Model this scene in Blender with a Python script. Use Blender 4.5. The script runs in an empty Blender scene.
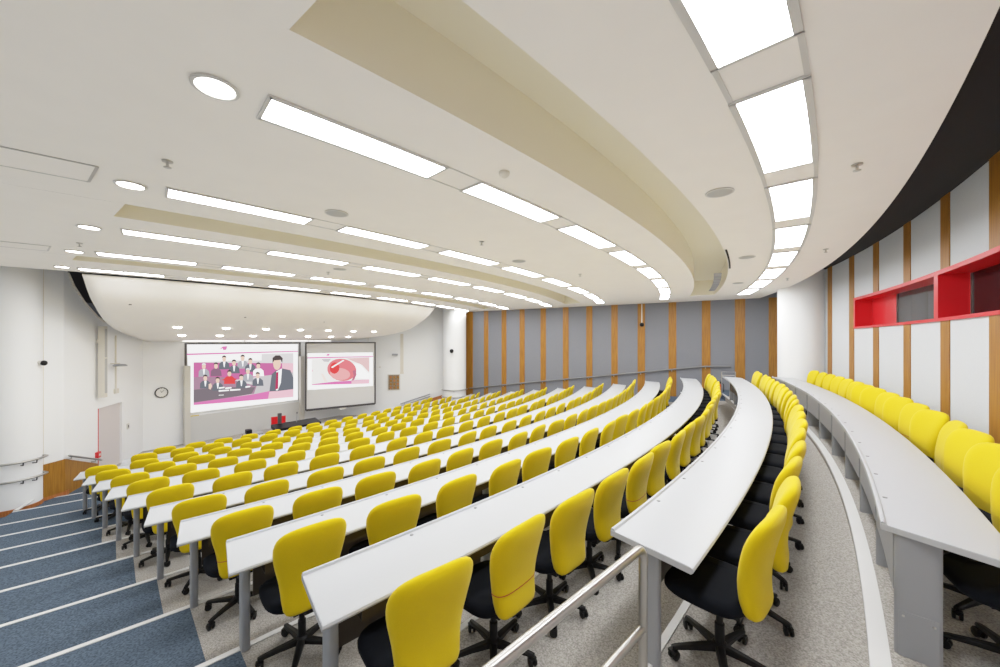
import bpy, math, random
from math import sin, cos, pi, atan2, sqrt, hypot, radians
random.seed(7)
SC = bpy.context.scene
COL = SC.collection

# ------------------------------------------------------------------ room layout
CX, CY = -23.11, 25.18            # common centre of every arc in the hall
EYE = 3.977                       # camera height above the lowest tier
CEIL = EYE + 1.56
ROWR = {i: (34.205 if i == 11 else 32.981 - (10 - i) * 1.1894) for i in range(-1, 12)}
FLOORZ = {i: EYE - 0.73 - (1.093 if i == 11 else 1.1995 + (10 - i) * 0.1861) for i in range(-1, 12)}
for i, dz in {-1: .14, 0: .12, 1: .065, 2: .05, 3: .04, 4: .03, 5: .02, 7: .008, 8: .018, 9: .027, 10: .02}.items(): FLOORZ[i] += dz   # the first steps are shallower
STAGE = .10
DESKH = 0.73
DESKW = 0.5

def xy(a, b): return (-.8 * a + .6 * b, .6 * a + .8 * b)     # a runs down the aisle, b across the hall
CA, CB = 33.596, 6.278
def phib(r, b):
    a = CA - sqrt(max(0, r * r - (b - CB) ** 2))
    x, y = xy(a, b)
    return atan2(y - CY, x - CX)
def pol(r, p): return (CX + r * cos(p), CY + r * sin(p))

# ------------------------------------------------------------------ materials
def mat(name, col, rough=.6, metal=0, noise=0, nscale=40, bump=0, bscale=200, emit=0, spec=.5, detail=4, sheen=0):
    m = bpy.data.materials.new(name); m.use_nodes = True
    nt = m.node_tree; b = nt.nodes['Principled BSDF']
    b.inputs['Base Color'].default_value = (*col, 1)
    b.inputs['Roughness'].default_value = rough
    b.inputs['Metallic'].default_value = metal
    b.inputs['Specular IOR Level'].default_value = spec
    tc = nt.nodes.new('ShaderNodeTexCoord')
    if noise:
        n = nt.nodes.new('ShaderNodeTexNoise'); n.inputs['Scale'].default_value = nscale; n.inputs['Detail'].default_value = detail
        r = nt.nodes.new('ShaderNodeValToRGB')
        r.color_ramp.elements[0].position = .3; r.color_ramp.elements[1].position = .7
        r.color_ramp.elements[0].color = (*[c * (1 - noise) for c in col], 1)
        r.color_ramp.elements[1].color = (*[min(1, c * (1 + noise)) for c in col], 1)
        nt.links.new(tc.outputs['Object'], n.inputs['Vector'])
        nt.links.new(n.outputs['Fac'], r.inputs['Fac']); nt.links.new(r.outputs['Color'], b.inputs['Base Color'])
    if bump:
        n2 = nt.nodes.new('ShaderNodeTexNoise'); n2.inputs['Scale'].default_value = bscale
        bm_ = nt.nodes.new('ShaderNodeBump'); bm_.inputs['Strength'].default_value = bump; bm_.inputs['Distance'].default_value = .01
        nt.links.new(tc.outputs['Object'], n2.inputs['Vector'])
        nt.links.new(n2.outputs['Fac'], bm_.inputs['Height']); nt.links.new(bm_.outputs['Normal'], b.inputs['Normal'])
    if sheen:
        b.inputs['Sheen Weight'].default_value = sheen; b.inputs['Sheen Roughness'].default_value = .45; b.inputs['Sheen Tint'].default_value = (1, .95, .6, 1)
    if emit:
        b.inputs['Emission Color'].default_value = (*col, 1); b.inputs['Emission Strength'].default_value = emit
    return m

def wood(name, c1, c2):
    m = bpy.data.materials.new(name); m.use_nodes = True
    nt = m.node_tree; b = nt.nodes['Principled BSDF']; b.inputs['Roughness'].default_value = .45
    tc = nt.nodes.new('ShaderNodeTexCoord'); mp = nt.nodes.new('ShaderNodeMapping'); mp.inputs['Scale'].default_value = (22, 22, 1.2)
    n = nt.nodes.new('ShaderNodeTexNoise'); n.inputs['Scale'].default_value = 1.6; n.inputs['Detail'].default_value = 6
    r = nt.nodes.new('ShaderNodeValToRGB'); r.color_ramp.elements[0].position = .35; r.color_ramp.elements[1].position = .65
    r.color_ramp.elements[0].color = (*c1, 1); r.color_ramp.elements[1].color = (*c2, 1)
    nt.links.new(tc.outputs['Object'], mp.inputs['Vector']); nt.links.new(mp.outputs['Vector'], n.inputs['Vector'])
    nt.links.new(n.outputs['Fac'], r.inputs['Fac']); nt.links.new(r.outputs['Color'], b.inputs['Base Color'])
    return m

def emis(name, col, s):
    m = bpy.data.materials.new(name); m.use_nodes = True
    nt = m.node_tree; nt.nodes.remove(nt.nodes['Principled BSDF'])
    e = nt.nodes.new('ShaderNodeEmission'); e.inputs['Color'].default_value = (*col, 1); e.inputs['Strength'].default_value = s
    nt.links.new(e.outputs['Emission'], nt.nodes['Material Output'].inputs['Surface'])
    return m

M = dict(
    yellow=mat('yellow_fabric', (.67, .475, .005), .85, noise=.05, nscale=300, bump=.12, bscale=600, spec=.12, sheen=.2),
    seam=mat('seam_thread', (.45, .03, .02), .8),
    ridge=mat('seam_piping', (.55, .40, .015), .8),
    black=mat('black_fabric', (.0045, .0055, .0085), .9, noise=.15, nscale=250, spec=.12),
    plastic=mat('black_plastic', (.005, .005, .0055), .5, spec=.3),
    chrome=mat('brushed_steel', (.50, .49, .47), .31, 1),
    steel=mat('satin_steel', (.52, .51, .49), .35, 1),
    top=mat('white_laminate', (.43, .445, .47), .42, noise=.02, nscale=180),
    edge=mat('grey_edging', (.42, .43, .45), .5),
    greymetal=mat('grey_painted_metal', (.30, .31, .33), .5),
    panelgrey=mat('grey_panel', (.36, .37, .40), .5),
    tray=mat('dark_tray', (.05, .038, .028), .6),
    port=mat('dark_port', (.16, .16, .16), .4),
    beige=mat('beige_carpet', (.36, .34, .315), .95, noise=.40, nscale=95, bump=.2, bscale=260, spec=.1, detail=7),
    blue=mat('blue_carpet', (.078, .106, .145), .95, noise=.48, nscale=62, bump=.25, bscale=260, spec=.1, detail=8),
    nosing=mat('white_nosing', (.66, .66, .66), .5),
    riser=mat('dark_riser', (.10, .095, .09), .8),
    ceil=mat('ceiling_paint', (.845, .81, .755), .85, noise=.012, nscale=3),
    recess=mat('recess_shade_tint', (.80, .755, .63), .85),  # ceiling colour darkened to tan, shade of the troughs put into it
    white=mat('wall_paint', (.79, .80, .81), .8),
    cream=mat('cream_trim', (.66, .62, .54), .6),
    void=mat('ceiling_void', (.012, .011, .012), .9),
    grey=mat('grey_wall_fabric', (.20, .205, .225), .95, noise=.10, nscale=160, bump=.15, bscale=500, spec=.1),
    palegrey=mat('pale_wall_fabric', (.55, .57, .595), .95, noise=.08, nscale=160, bump=.15, bscale=500, spec=.1),
    wood=wood('oak_veneer', (.25, .100, .008), (.36, .158, .016)),
    orange=wood('red_oak', (.34, .10, .025), (.46, .16, .04)),
    red=mat('red_paint', (.62, .012, .018), .35),
    glass=mat('dark_glass', (.012, .008, .009), .12, spec=.15),
    doorp=mat('door_paint', (.60, .55, .54), .6),
    board=mat('grey_board', (.55, .55, .54), .5),
    frame=mat('dark_frame', (.05, .045, .05), .5),
    alu=mat('pale_metal', (.62, .60, .55), .45, .2),
    scrgrey=mat('screen_fabric', (.62, .62, .62), .9),
    speaker=mat('speaker_mesh', (.40, .40, .39), .7),
    panel=emis('light_diffuser', (.97, .985, 1.0), 25.0),
    lineglow=emis('line_glow', (1, .985, .96), 3.5),
    down=emis('downlight_glow', (1, .97, .90), 17.0),
    panelrim=mat('light_rim', (.55, .54, .52), .5),
    notice=mat('brown_notice', (.23, .17, .11), .7, noise=.5, nscale=30),
    clockface=mat('clock_face', (.75, .74, .70), .5),
)

# ------------------------------------------------------------------ builders
class MB:
    def __init__(s): s.v = []; s.f = []; s.m = []
    def add(s, vs, fs, mi=0):
        o = len(s.v); s.v += [tuple(p) for p in vs]
        s.f += [tuple(o + i for i in f) for f in fs]; s.m += [mi] * len(fs)
    def box(s, x0, y0, z0, x1, y1, z1, mi=0):
        s.add([(x0, y0, z0), (x1, y0, z0), (x1, y1, z0), (x0, y1, z0), (x0, y0, z1), (x1, y0, z1), (x1, y1, z1), (x0, y1, z1)],
              [(0, 3, 2, 1), (4, 5, 6, 7), (0, 1, 5, 4), (1, 2, 6, 5), (2, 3, 7, 6), (3, 0, 4, 7)], mi)
    def obox(s, c, ux, uy, hx, hy, z0, z1, mi=0):
        """box with plan axes ux, uy about plan point c"""
        vs = []
        for z in (z0, z1):
            for sx, sy in ((-1, -1), (1, -1), (1, 1), (-1, 1)):
                vs.append((c[0] + ux[0] * hx * sx + uy[0] * hy * sy, c[1] + ux[1] * hx * sx + uy[1] * hy * sy, z))
        s.add(vs, [(0, 3, 2, 1), (4, 5, 6, 7), (0, 1, 5, 4), (1, 2, 6, 5), (2, 3, 7, 6), (3, 0, 4, 7)], mi)
    def rings(s, rings, cap=True, mi=0, close=False):
        n = len(rings[0]); vs = [p for r in rings for p in r]; fs = []
        m = len(rings)
        for k in range(m if close else m - 1):
            for j in range(n):
                a, b = k * n + j, k * n + (j + 1) % n
                c, d = ((k + 1) % m) * n + (j + 1) % n, ((k + 1) % m) * n + j
                fs.append((a, b, c, d))
        if cap and not close:
            fs.append(tuple(reversed(range(n)))); fs.append(tuple((m - 1) * n + j for j in range(n)))
        s.add(vs, fs, mi)
    def tube(s, pts, r, n=10, mi=0, cap=True):
        rings = []
        up0 = (0, 0, 1)
        for i, p in enumerate(pts):
            a = pts[max(i - 1, 0)]; b = pts[min(i + 1, len(pts) - 1)]
            t = [b[k] - a[k] for k in range(3)]; L = sqrt(sum(c * c for c in t)) or 1; t = [c / L for c in t]
            up = up0 if abs(t[2]) < .95 else (.6, .8, 0) if i == 0 or not rings else last
            if rings: up = last
            sd = [t[1] * up[2] - t[2] * up[1], t[2] * up[0] - t[0] * up[2], t[0] * up[1] - t[1] * up[0]]
            L = sqrt(sum(c * c for c in sd)) or 1; sd = [c / L for c in sd]
            u2 = [sd[1] * t[2] - sd[2] * t[1], sd[2] * t[0] - sd[0] * t[2], sd[0] * t[1] - sd[1] * t[0]]
            last = u2
            rr = r[i] if isinstance(r, (list, tuple)) else r
            rings.append([tuple(p[k] + rr * (cos(2 * pi * j / n) * sd[k] + sin(2 * pi * j / n) * u2[k]) for k in range(3)) for j in range(n)])
        s.rings(rings, cap, mi)
    def lathe(s, prof, c=(0, 0, 0), n=24, mi=0):
        s.rings([[(c[0] + r * cos(2 * pi * j / n), c[1] + r * sin(2 * pi * j / n), c[2] + z) for j in range(n)] for r, z in prof], True, mi)
    def arc(s, prof, p0, p1, n, mi=0):
        """sweep a closed (r, z) profile about the hall centre; p0, p1 angles or functions of r"""
        rings = []
        for k in range(n + 1):
            t = k / n; rg = []
            for r, z in prof:
                a = p0(r) if callable(p0) else p0; b = p1(r) if callable(p1) else p1
                rg.append((*pol(r, a + (b - a) * t), z))
            rings.append(rg)
        s.rings(rings, True, mi)
    def grid(s, P, nu, nv, mi=0):
        vs = [P(i / nu, j / nv) for i in range(nu + 1) for j in range(nv + 1)]
        s.add(vs, [(i * (nv + 1) + j, (i + 1) * (nv + 1) + j, (i + 1) * (nv + 1) + j + 1, i * (nv + 1) + j + 1) for i in range(nu) for j in range(nv)], mi)
    def mesh(s, name, mats, smooth=False, angle=40):
        me = bpy.data.meshes.new(name); me.from_pydata(s.v, [], s.f)
        for m in mats: me.materials.append(m)
        me.polygons.foreach_set('material_index', s.m)
        me.update()
        if smooth:
            me.polygons.foreach_set('use_smooth', [True] * len(me.polygons))
            try: me.set_sharp_from_angle(angle=radians(angle))
            except Exception: pass
        return me
    def build(s, name, mats, parent=None, smooth=False, angle=40):
        if not isinstance(mats, (list, tuple)): mats = [mats]
        if parent is not None:
            w = Wm(parent); s.v = [tuple(w @ Vector(p)) for p in s.v]
        me = s.mesh(name, mats, smooth, angle)
        o = bpy.data.objects.new(name, me); COL.objects.link(o)
        if parent is not None: o.parent = parent
        return o

from mathutils import Vector, Matrix
def Wm(o):
    """world to local of an object nested under parents (no update needed)"""
    m = Matrix.Identity(4)
    while o is not None:
        m = (Matrix.Translation(o.location) @ o.rotation_euler.to_matrix().to_4x4()) @ m; o = o.parent
    return m.inverted()

def tag(o, label, cat, group=None):
    o['label'] = label; o['category'] = cat
    if group: o['group'] = group
    return o
def thing(name, label, cat, loc=(0, 0, 0), rz=0, group=None):
    o = bpy.data.objects.new(name, None); COL.objects.link(o); o.location = loc; o.rotation_euler = (0, 0, rz)
    o.empty_display_size = .1
    return tag(o, label, cat, group)
def struct(name, mb, mats, smooth=False):
    o = mb.build(name, mats, None, smooth); o['kind'] = 'structure'; return o
ORD = ['zeroth', 'first', 'second', 'third', 'fourth', 'fifth', 'sixth', 'seventh', 'eighth', 'ninth', 'tenth', 'eleventh', 'twelfth', 'thirteenth',
       'fourteenth', 'fifteenth', 'sixteenth', 'seventeenth', 'eighteenth', 'nineteenth', 'twentieth']

# ------------------------------------------------------------------ desk ends
def bstart(i, r):
    if i == 11: return 3.17 - .44 * (r - ROWR[11])
    bo = {10: 2.16, 0: 1.75, -1: 2.3}.get(i, .93)
    return bo + .27 * (ROWR[i] + DESKW - r)
def bend(i, r): return {0: 13.35, -1: 13.2, 10: 14.2, 11: 13.98}.get(i, 14.88) - .2 * (r - ROWR[i])
def pstart(i): return lambda r: phib(r, bstart(i, r))
def pend(i): return lambda r: phib(r, bend(i, r))

# ------------------------------------------------------------------ floors: stepped tiers
SX = .95                           # line between blue stair carpet and beige tier carpet
for i in range(-1, 12):
    r0 = ROWR[i] - .05 if i == 11 else ROWR[i] + .2
    r1 = 36.2 if i == 11 else (ROWR[11] - .05 if i == 10 else ROWR[i + 1] + .2)
    z = FLOORZ[i]
    bl = -2.9 if i > 0 else None
    mb = MB()
    def left(r, i=i):
        if i > 0: return phib(r, -2.9)
        # the two lowest tiers stop short of the side wall
        return phib(r, .67 - .39 * (r - 20.1))
    cuts = [left, lambda r, i=i, r0=r0, r1=r1: phib(r, (.93 if i > 2 else 1.45) + .15 * (r1 - r) / (r1 - r0)), lambda r: phib(r, 15.0), lambda r: phib(r, 18.2 if True else 0)]
    for k, mi in ((0, 1), (1, 0), (2, 1)):
        if i >= 10: mi = 0 if k < 2 else 1
        prof = [(r0, z), (r1 + .02, z), (r1 + .02, z - .3), (r0, z - .3)]
        n = (8, 48, 12)[k]
        mb.arc(prof, cuts[k], cuts[k + 1], n, mi)
    struct('floor', mb, [M['beige'], M['blue']])
    # nosing strip along the step edge
    mb = MB()
    w = .085 if i == 11 else .042
    mb.arc([(r0 - .006, z + .006), (r0 + w, z + .006), (r0 + w, z - .01), (r0 - .006, z - .03)], left, cuts[3], 72)
    struct('trim_%d' % (i + 3), mb, [M['nosing']])
mb = MB()
mb.add([(-20, 4, STAGE), (6, 4, STAGE), (6, 30, STAGE), (-20, 30, STAGE)], [(0, 1, 2, 3)])
struct('floor', mb, [M['beige']])
mb = MB(); mb.add([(-13, 7, STAGE + .003), (-9.0, 7, STAGE + .003), (-9.0, 11.5, STAGE + .003), (-13, 11.5, STAGE + .003)], [(0, 1, 2, 3)])
struct('floor', mb, [M['blue']])
# side edges of the two lowest tiers
for q, (pa, pb, z) in enumerate((((-10.47, 8.15), (-10.9, 8.95), FLOORZ[0]), ((-11.0, 9.09), (-11.45, 9.95), FLOORZ[-1]))):
    d = (pb[0] - pa[0], pb[1] - pa[1]); L = hypot(*d); u = (d[0] / L, d[1] / L)
    mb = MB(); mb.obox(((pa[0] + pb[0]) / 2, (pa[1] + pb[1]) / 2), u, (-u[1], u[0]), L / 2, .03, z - .02, z + .006)
    struct('trim_%d' % (20 + q), mb, [M['nosing']])

# ------------------------------------------------------------------ walls
def wallseg(name, pts, z0, z1, m, t=.12):
    mb = MB()
    for (a, b) in zip(pts[:-1], pts[1:]):
        d = (b[0] - a[0], b[1] - a[1]); L = hypot(*d); nrm = (d[1] / L * t, -d[0] / L * t)
        zz = [(z0, z1)] * 2
        mb.add([(a[0], a[1], z0), (b[0], b[1], z0), (b[0], b[1], z1), (a[0], a[1], z1),
                (a[0] + nrm[0], a[1] + nrm[1], z0), (b[0] + nrm[0], b[1] + nrm[1], z0), (b[0] + nrm[0], b[1] + nrm[1], z1), (a[0] + nrm[0], a[1] + nrm[1], z1)],
               [(0, 1, 2, 3), (7, 6, 5, 4), (0, 4, 5, 1), (3, 2, 6, 7), (0, 3, 7, 4), (1, 5, 6, 2)])
    return struct(name, mb, [m])

RW = 35.45
ZW = EYE + 2.03
WZ0, WZ1 = EYE + .275, EYE + 1.0
PW0, PW1 = atan2(8.921 - CY, 8.3916 - CX), -.8172      # window, far and near ends
PA, PB = -.4, -1.06
mb = MB()
def warc(pa, pb, z0, z1, mi=0, r0=RW, r1=RW + .12, n=None):
    n = n or max(2, int(abs(pb - pa) * 60))
    mb.arc([(r0, z0), (r1, z0), (r1, z1), (r0, z1)], pa, pb, n, mi)
warc(PB, PW1, -.5, ZW); warc(PW0, PA, -.5, ZW)
warc(PW1, PW0, -.5, WZ0); warc(PW1, PW0, WZ1, ZW)
hw = .15 / RW
sp = [-.4258 - .0052 + .002] + [-.4711, -.5118, -.5551, -.5968, -.6372] + [-.6372 - .0418 * k for k in range(1, 9)]
for p in sp:
    inw = PW1 - hw < p < PW0
    for z0, z1 in (((-.5, WZ0), (WZ1, ZW)) if inw else ((-.5, ZW),)):
        warc(p - hw, p + hw, z0, z1, 1, RW - .012, RW + .01, 2)
struct('wall_rear', mb, [M['palegrey'], M['wood']])
# red window box in the rear wall
w1 = bpy.data.objects.new('window_1', None); COL.objects.link(w1); w1['kind'] = 'structure'
w1.location = (*pol(RW, (PW0 + PW1) / 2), WZ0)
mb = MB()
D = .36
mb.arc([(RW - .03, WZ0), (RW + D, WZ0), (RW + D, WZ0 + .045), (RW - .03, WZ0 + .045)], PW1, PW0, 24)
mb.arc([(RW - .03, WZ1 - .06), (RW + D, WZ1 - .06), (RW + D, WZ1), (RW - .03, WZ1)], PW1, PW0, 24)
BAY = .112; FILL = .0375
mull = [PW0 - .0015]
pcur = PW0 - .0015
while pcur > PW1 + .05:
    pcur -= BAY; mull.append(pcur)
for k, p in enumerate(mull):
    h = .045 / RW
    mb.arc([(RW - .03, WZ0 + .045), (RW + D, WZ0 + .045), (RW + D, WZ1 - .06), (RW - .03, WZ1 - .06)], p - (h if k in (0,) else h * 1.6), p + (h if k == 0 else h * 1.6), 1)
mb.arc([(RW + .27, WZ0 + .045), (RW + .30, WZ0 + .045), (RW + .30, WZ1 - .06), (RW + .27, WZ1 - .06)], PW0 - FILL, PW0, 4)
mb.build('window_frame', M['red'], w1)
for q, (a, b) in enumerate(zip(mull[:-1], mull[1:])):
    mb = MB(); h = .07 / RW
    if q == 0: a = PW0 - FILL + h
    mb.arc([(RW + .29, WZ0 + .045), (RW + .30, WZ0 + .045), (RW + .30, WZ1 - .06), (RW + .29, WZ1 - .06)], b + h, a - h, 4)
    mb.build('pane', M['glass'], w1)
    mb = MB()
    mb.arc([(RW + .275, WZ0 + .045), (RW + .29, WZ0 + .045), (RW + .29, WZ1 - .06), (RW + .275, WZ1 - .06)], a - h - .0006, a - h, 1)
    mb.build('glazing_bar', M['steel'], w1)
mb = MB(); mb.arc([(RW + D, WZ0 - .1), (RW + D + .1, WZ0 - .1), (RW + D + .1, WZ1 + .1), (RW + D, WZ1 + .1)], PW1 - .01, PW0 + .01, 16)
struct('wall_rear_backing', mb, [M['void']])

# far side wall with oak stripes
A0, A1 = (-1.92, 20.71), (10.35, 13.49)
L = hypot(A1[0] - A0[0], A1[1] - A0[1]); UX = ((A1[0] - A0[0]) / L, (A1[1] - A0[1]) / L); UY = (-UX[1], UX[0])
def aw(s, o=0): return (A0[0] + UX[0] * s + UY[0] * o, A0[1] + UX[1] * s + UY[1] * o)
mb = MB()
mb.obox(aw(L / 2, .06), UX, UY, L / 2 + .3, .06, -.5, CEIL + .3)
for s, w in ((.20, .62), (1.36, .27), (2.45, .28), (3.5, .28), (4.65, .28), (5.8, .28), (6.93, .28), (8.06, .28), (9.18, .30), (10.39, .29), (11.6, .30), (12.72, .33), (13.74, .27)):
    mb.obox(aw(s + .02, -.006), UX, UY, w / 2, .012, -.5, CEIL, 1)
struct('wall_right', mb, [M['grey'], M['wood']])
mb = MB(); mb.obox(aw(L * .55, -.012), UX, UY, L * .45, .015, FLOORZ[9] - .4, FLOORZ[9] + .0)
# orange skirting stepping up with the side aisle
mb = MB()
for i in range(-1, 11):
    s0 = 1.35 + (i + 1) * 1.05
    mb.obox(aw(s0 + .52, -.014), UX, UY, .53, .014, FLOORZ[i] - .05, FLOORZ[i] + .16)
struct('baseboard_right', mb, [M['orange']])
wallseg('wall_right_return', [(10.3, 13.6), (9.55, 11.2)], -.5, CEIL + .3, M['palegrey'], .1)

# stage end walls
F = (-10.87, 9.4); K = (-12.5, 13.2); WE = (-8.33, 19.47); WR = (-2.6, 20.75)
wallseg('wall_stage', [WE, K][::-1], -.5, CEIL + .7, M['white'], -.15)
wallseg('wall_stage_side', [WE, (-3.1, 20.55), WR, (-1.9, 20.8)], -.5, CEIL + .7, M['white'], -.15)
# left wall: its top follows the hanging canopy
du = (-.394, .919)
def fw(t): return (F[0] + du[0] * t, F[1] + du[1] * t)
TOPS = [(0, 1.9), (.17, 1.73), (.40, 1.42), (.82, 1.06), (1.41, .70), (1.77, .56), (2.5, .37), (3.2, .2), (4.14, .03)]
mb = MB()
def wtop(t):
    for (a, za), (b, zb) in zip(TOPS[:-1], TOPS[1:]):
        if t <= b: return za + (zb - za) * (t - a) / (b - a)
    return TOPS[-1][1]
D0, D1, DZ = 1.47, 2.77, 2.03
ts = [k * 4.14 / 40 for k in range(41)] + [D0, D1]; ts.sort()
for a, b in zip(ts[:-1], ts[1:]):
    if b - a < 1e-6: continue
    zb_ = DZ if a >= D0 - 1e-6 and b <= D1 + 1e-6 else -.5
    pa, pb = fw(a), fw(b); n = (-.919 * .14, -.394 * .14)
    za, zc = EYE + wtop(a), EYE + wtop(b)
    mb.add([(*pa, zb_), (*pb, zb_), (*pb, zc), (*pa, za), (pa[0] + n[0], pa[1] + n[1], zb_), (pb[0] + n[0], pb[1] + n[1], zb_), (pb[0] + n[0], pb[1] + n[1], zc), (pa[0] + n[0], pa[1] + n[1], za)],
           [(0, 1, 2, 3), (7, 6, 5, 4), (3, 2, 6, 7), (0, 4, 5, 1), (0, 3, 7, 4), (1, 5, 6, 2)])
mb.add([(*F, -.5), (-11.0, 8.6, -.5), (-11.0, 8.6, EYE + 1.9), (*F, EYE + 1.9)], [(0, 1, 2, 3)])
struct('wall_left', mb, [M['white']])
wallseg('wall_left_rear', [(-11.75, 8.9), (-12.0, 5.6), (-.95, -2.55)], -.5, CEIL + .7, M['white'], -.12)
# cream trim along the cut top edge of the wall
mb = MB(); mb.tube([(fw(t)[0] + .012, fw(t)[1], EYE + wtop(t) - .02) for t, _ in TOPS[1:6]], .022, 6)
struct('trim_30', mb, [M['cream']])
# door in the left wall
d1 = bpy.data.objects.new('door_1', None); COL.objects.link(d1); d1['kind'] = 'structure'; d1.location = (*fw((D0 + D1) / 2), 0)
def fbox(mb, t0, t1, o0, o1, z0, z1, mi=0):
    """box on the left wall: along it t0..t1, off it o0..o1 (towards the room)"""
    c = fw((t0 + t1) / 2); n = (.919, .394)
    mb.obox((c[0] + n[0] * (o0 + o1) / 2, c[1] + n[1] * (o0 + o1) / 2), du, n, abs(t1 - t0) / 2, abs(o1 - o0) / 2, z0, z1, mi)
mb = MB(); fbox(mb, D0, D1, -.11, -.06, 0, DZ); mb.build('door_leaf', M['doorp'], d1)
mb = MB(); fbox(mb, D0 - .012, D0 + .012, -.1, .008, 0, DZ); mb.build('door_jamb', M['red'], d1)
# oak dado beside the door with its sloping top
mb = MB()
for (a, za), (b, zb) in (((0, 1.02), (1.44, .47)),):
    n = (.919 * .03, .394 * .03); pa, pb = fw(a), fw(b)
    mb.add([(pa[0] + n[0], pa[1] + n[1], -.02), (pb[0] + n[0], pb[1] + n[1], -.02), (pb[0] + n[0], pb[1] + n[1], zb), (pa[0] + n[0], pa[1] + n[1], za), (*pa, -.02), (*pb, -.02), (*pb, zb), (*pa, za)],
           [(0, 1, 2, 3), (3, 2, 6, 7), (1, 5, 6, 2), (0, 3, 7, 4)])
mb.add([(F[0] + .03, F[1] + .01, -.02), (-10.97, 8.5, -.02), (-10.97, 8.5, 1.0), (F[0] + .03, F[1] + .01, 1.02)], [(0, 1, 2, 3)])
struct('trim_31', mb, [M['wood']])
mb = MB(); mb.add([(F[0] + .04, F[1] + .02, -.02), (-10.95, 8.5, -.02), (-10.95, 8.5, STAGE + .12), (F[0] + .04, F[1] + .02, STAGE + .12)], [(0, 1, 2, 3)])
fbox(mb, 0, .12, .03, .045, -.02, STAGE + .12)
struct('baseboard_left', mb, [M['orange']])
# oak dado climbing the stage side wall
mb = MB()
def sw(s): return (WE[0] + (-3.1 - WE[0]) * s, WE[1] + (20.55 - WE[1]) * s)
pa, pb = sw(.692), sw(.99)
mb.add([(pa[0], pa[1] - .03, -.02), (pb[0], pb[1] - .03, -.02), (pb[0], pb[1] - .03, EYE - 2.97), (pa[0], pa[1] - .03, EYE - 3.41), (*pa, -.02), (*pb, -.02), (*pb, EYE - 2.97), (*pa, EYE - 3.41)],
       [(0, 1, 2, 3), (3, 2, 6, 7), (0, 3, 7, 4), (1, 5, 6, 2)])
struct('trim_32', mb, [M['orange']])
# round white columns
for nm, c, r in (('column', (-11.20, 8.64), .47), ('column', (-2.39, 19.86), .6), ('column', (9.07, 11.33), .6)):
    mb = MB(); mb.lathe([(r, -.4), (r, EYE + 2.2)], (*c, 0), 64); struct(nm, mb, [M['white']], True)
mb = MB(); mb.lathe([(.485, STAGE), (.485, STAGE + .12), (.47, STAGE + .125)], (-11.20, 8.64, 0), 64); struct('baseboard_column', mb, [M['orange']], True)
# conduit edge strip between column and wall
mb = MB(); mb.tube([(-10.93, 9.02, 1.0), (-10.93, 9.02, EYE + 1.8)], .018, 8); struct('trim_33', mb, [M['cream']])

# ------------------------------------------------------------------ ceiling
def cb(v): return lambda r: phib(r, v)
mb = MB()
REC = [(32.07, 32.8), (27.4, 28.1), (23.2, 23.8)]
CZ = CEIL
rs = [21.4, 23.2, 23.8, 27.4, 28.1, 32.07, 32.8, 34.58]
lb, rb, zb = (lambda r: phib(r, -6.0)), (lambda r: phib(r, 17.5)), .88
def ringface(ra, rb_, pa, pb, n, z, mi=0):
    vs = []; 
    for k in range(n + 1):
        t = k / n
        for r in (ra, rb_):
            a, b = pa(r), pb(r); vs.append((*pol(r, a + (b - a) * t), z))
    mb.add(vs, [(2 * k, 2 * k + 1, 2 * k + 3, 2 * k + 2) for k in range(n)], mi)
for ra, rb_ in zip(rs[:-1], rs[1:]):
    if (ra, rb_) in REC:
        ringface(ra, rb_, lb, cb(zb), 8, CZ); ringface(ra, rb_, cb(14.6), rb, 8, CZ)
        H = .5
        prof = [(ra, CZ), (ra, CZ + H), (rb_, CZ + H), (rb_, CZ)]
        n = 80
        rings = []
        for k in range(n + 1):
            rings.append([(*pol(r, phib(r, zb) + (phib(r, 14.6) - phib(r, zb)) * k / n), z) for r, z in prof])
        vs = [p for q in rings for p in q]
        fs = [(k * 4 + j, k * 4 + j + 1, k * 4 + j + 5, k * 4 + j + 4) for k in range(n) for j in range(3)]
        fs += [(0, 1, 2, 3), (n * 4, n * 4 + 1, n * 4 + 2, n * 4 + 3)]
        mb.add(vs, fs, 1)
    else:
        ringface(ra, rb_, lb, rb, 96, CZ)
# slab edge at the back, and the front edge
def vband(r, z0, z1, mi):
    vs = []; n = 96
    for k in range(n + 1):
        p = lb(r) + (rb(r) - lb(r)) * k / n
        vs += [(*pol(r, p), z0), (*pol(r, p), z1)]
    mb.add(vs, [(2 * k, 2 * k + 1, 2 * k + 3, 2 * k + 2) for k in range(n)], mi)
vband(34.58, CZ, CZ + .1, 0); vband(21.4, CZ, CZ + .05, 0)
struct('ceiling', mb, [M['ceil'], M['recess']])
mb = MB()
mb.arc([(34.2, ZW - .01), (36.5, ZW - .01), (36.5, ZW + .1), (34.2, ZW + .1)], -1.15, -.30, 64)
struct('ceiling', mb, [M['void']])
mb = MB(); mb.arc([(34.2, CZ + .02), (34.55, CZ + .02), (34.55, ZW + .1), (34.2, ZW + .1)], -1.15, -.30, 64); struct('ceiling', mb, [M['void']])
# dark void above the stage end
mb = MB(); mb.add([(-24, 2, CZ + .62), (4, 2, CZ + .62), (4, 30, CZ + .62), (-24, 30, CZ + .62)], [(0, 3, 2, 1)])
struct('ceiling', mb, [M['void']])
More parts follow.
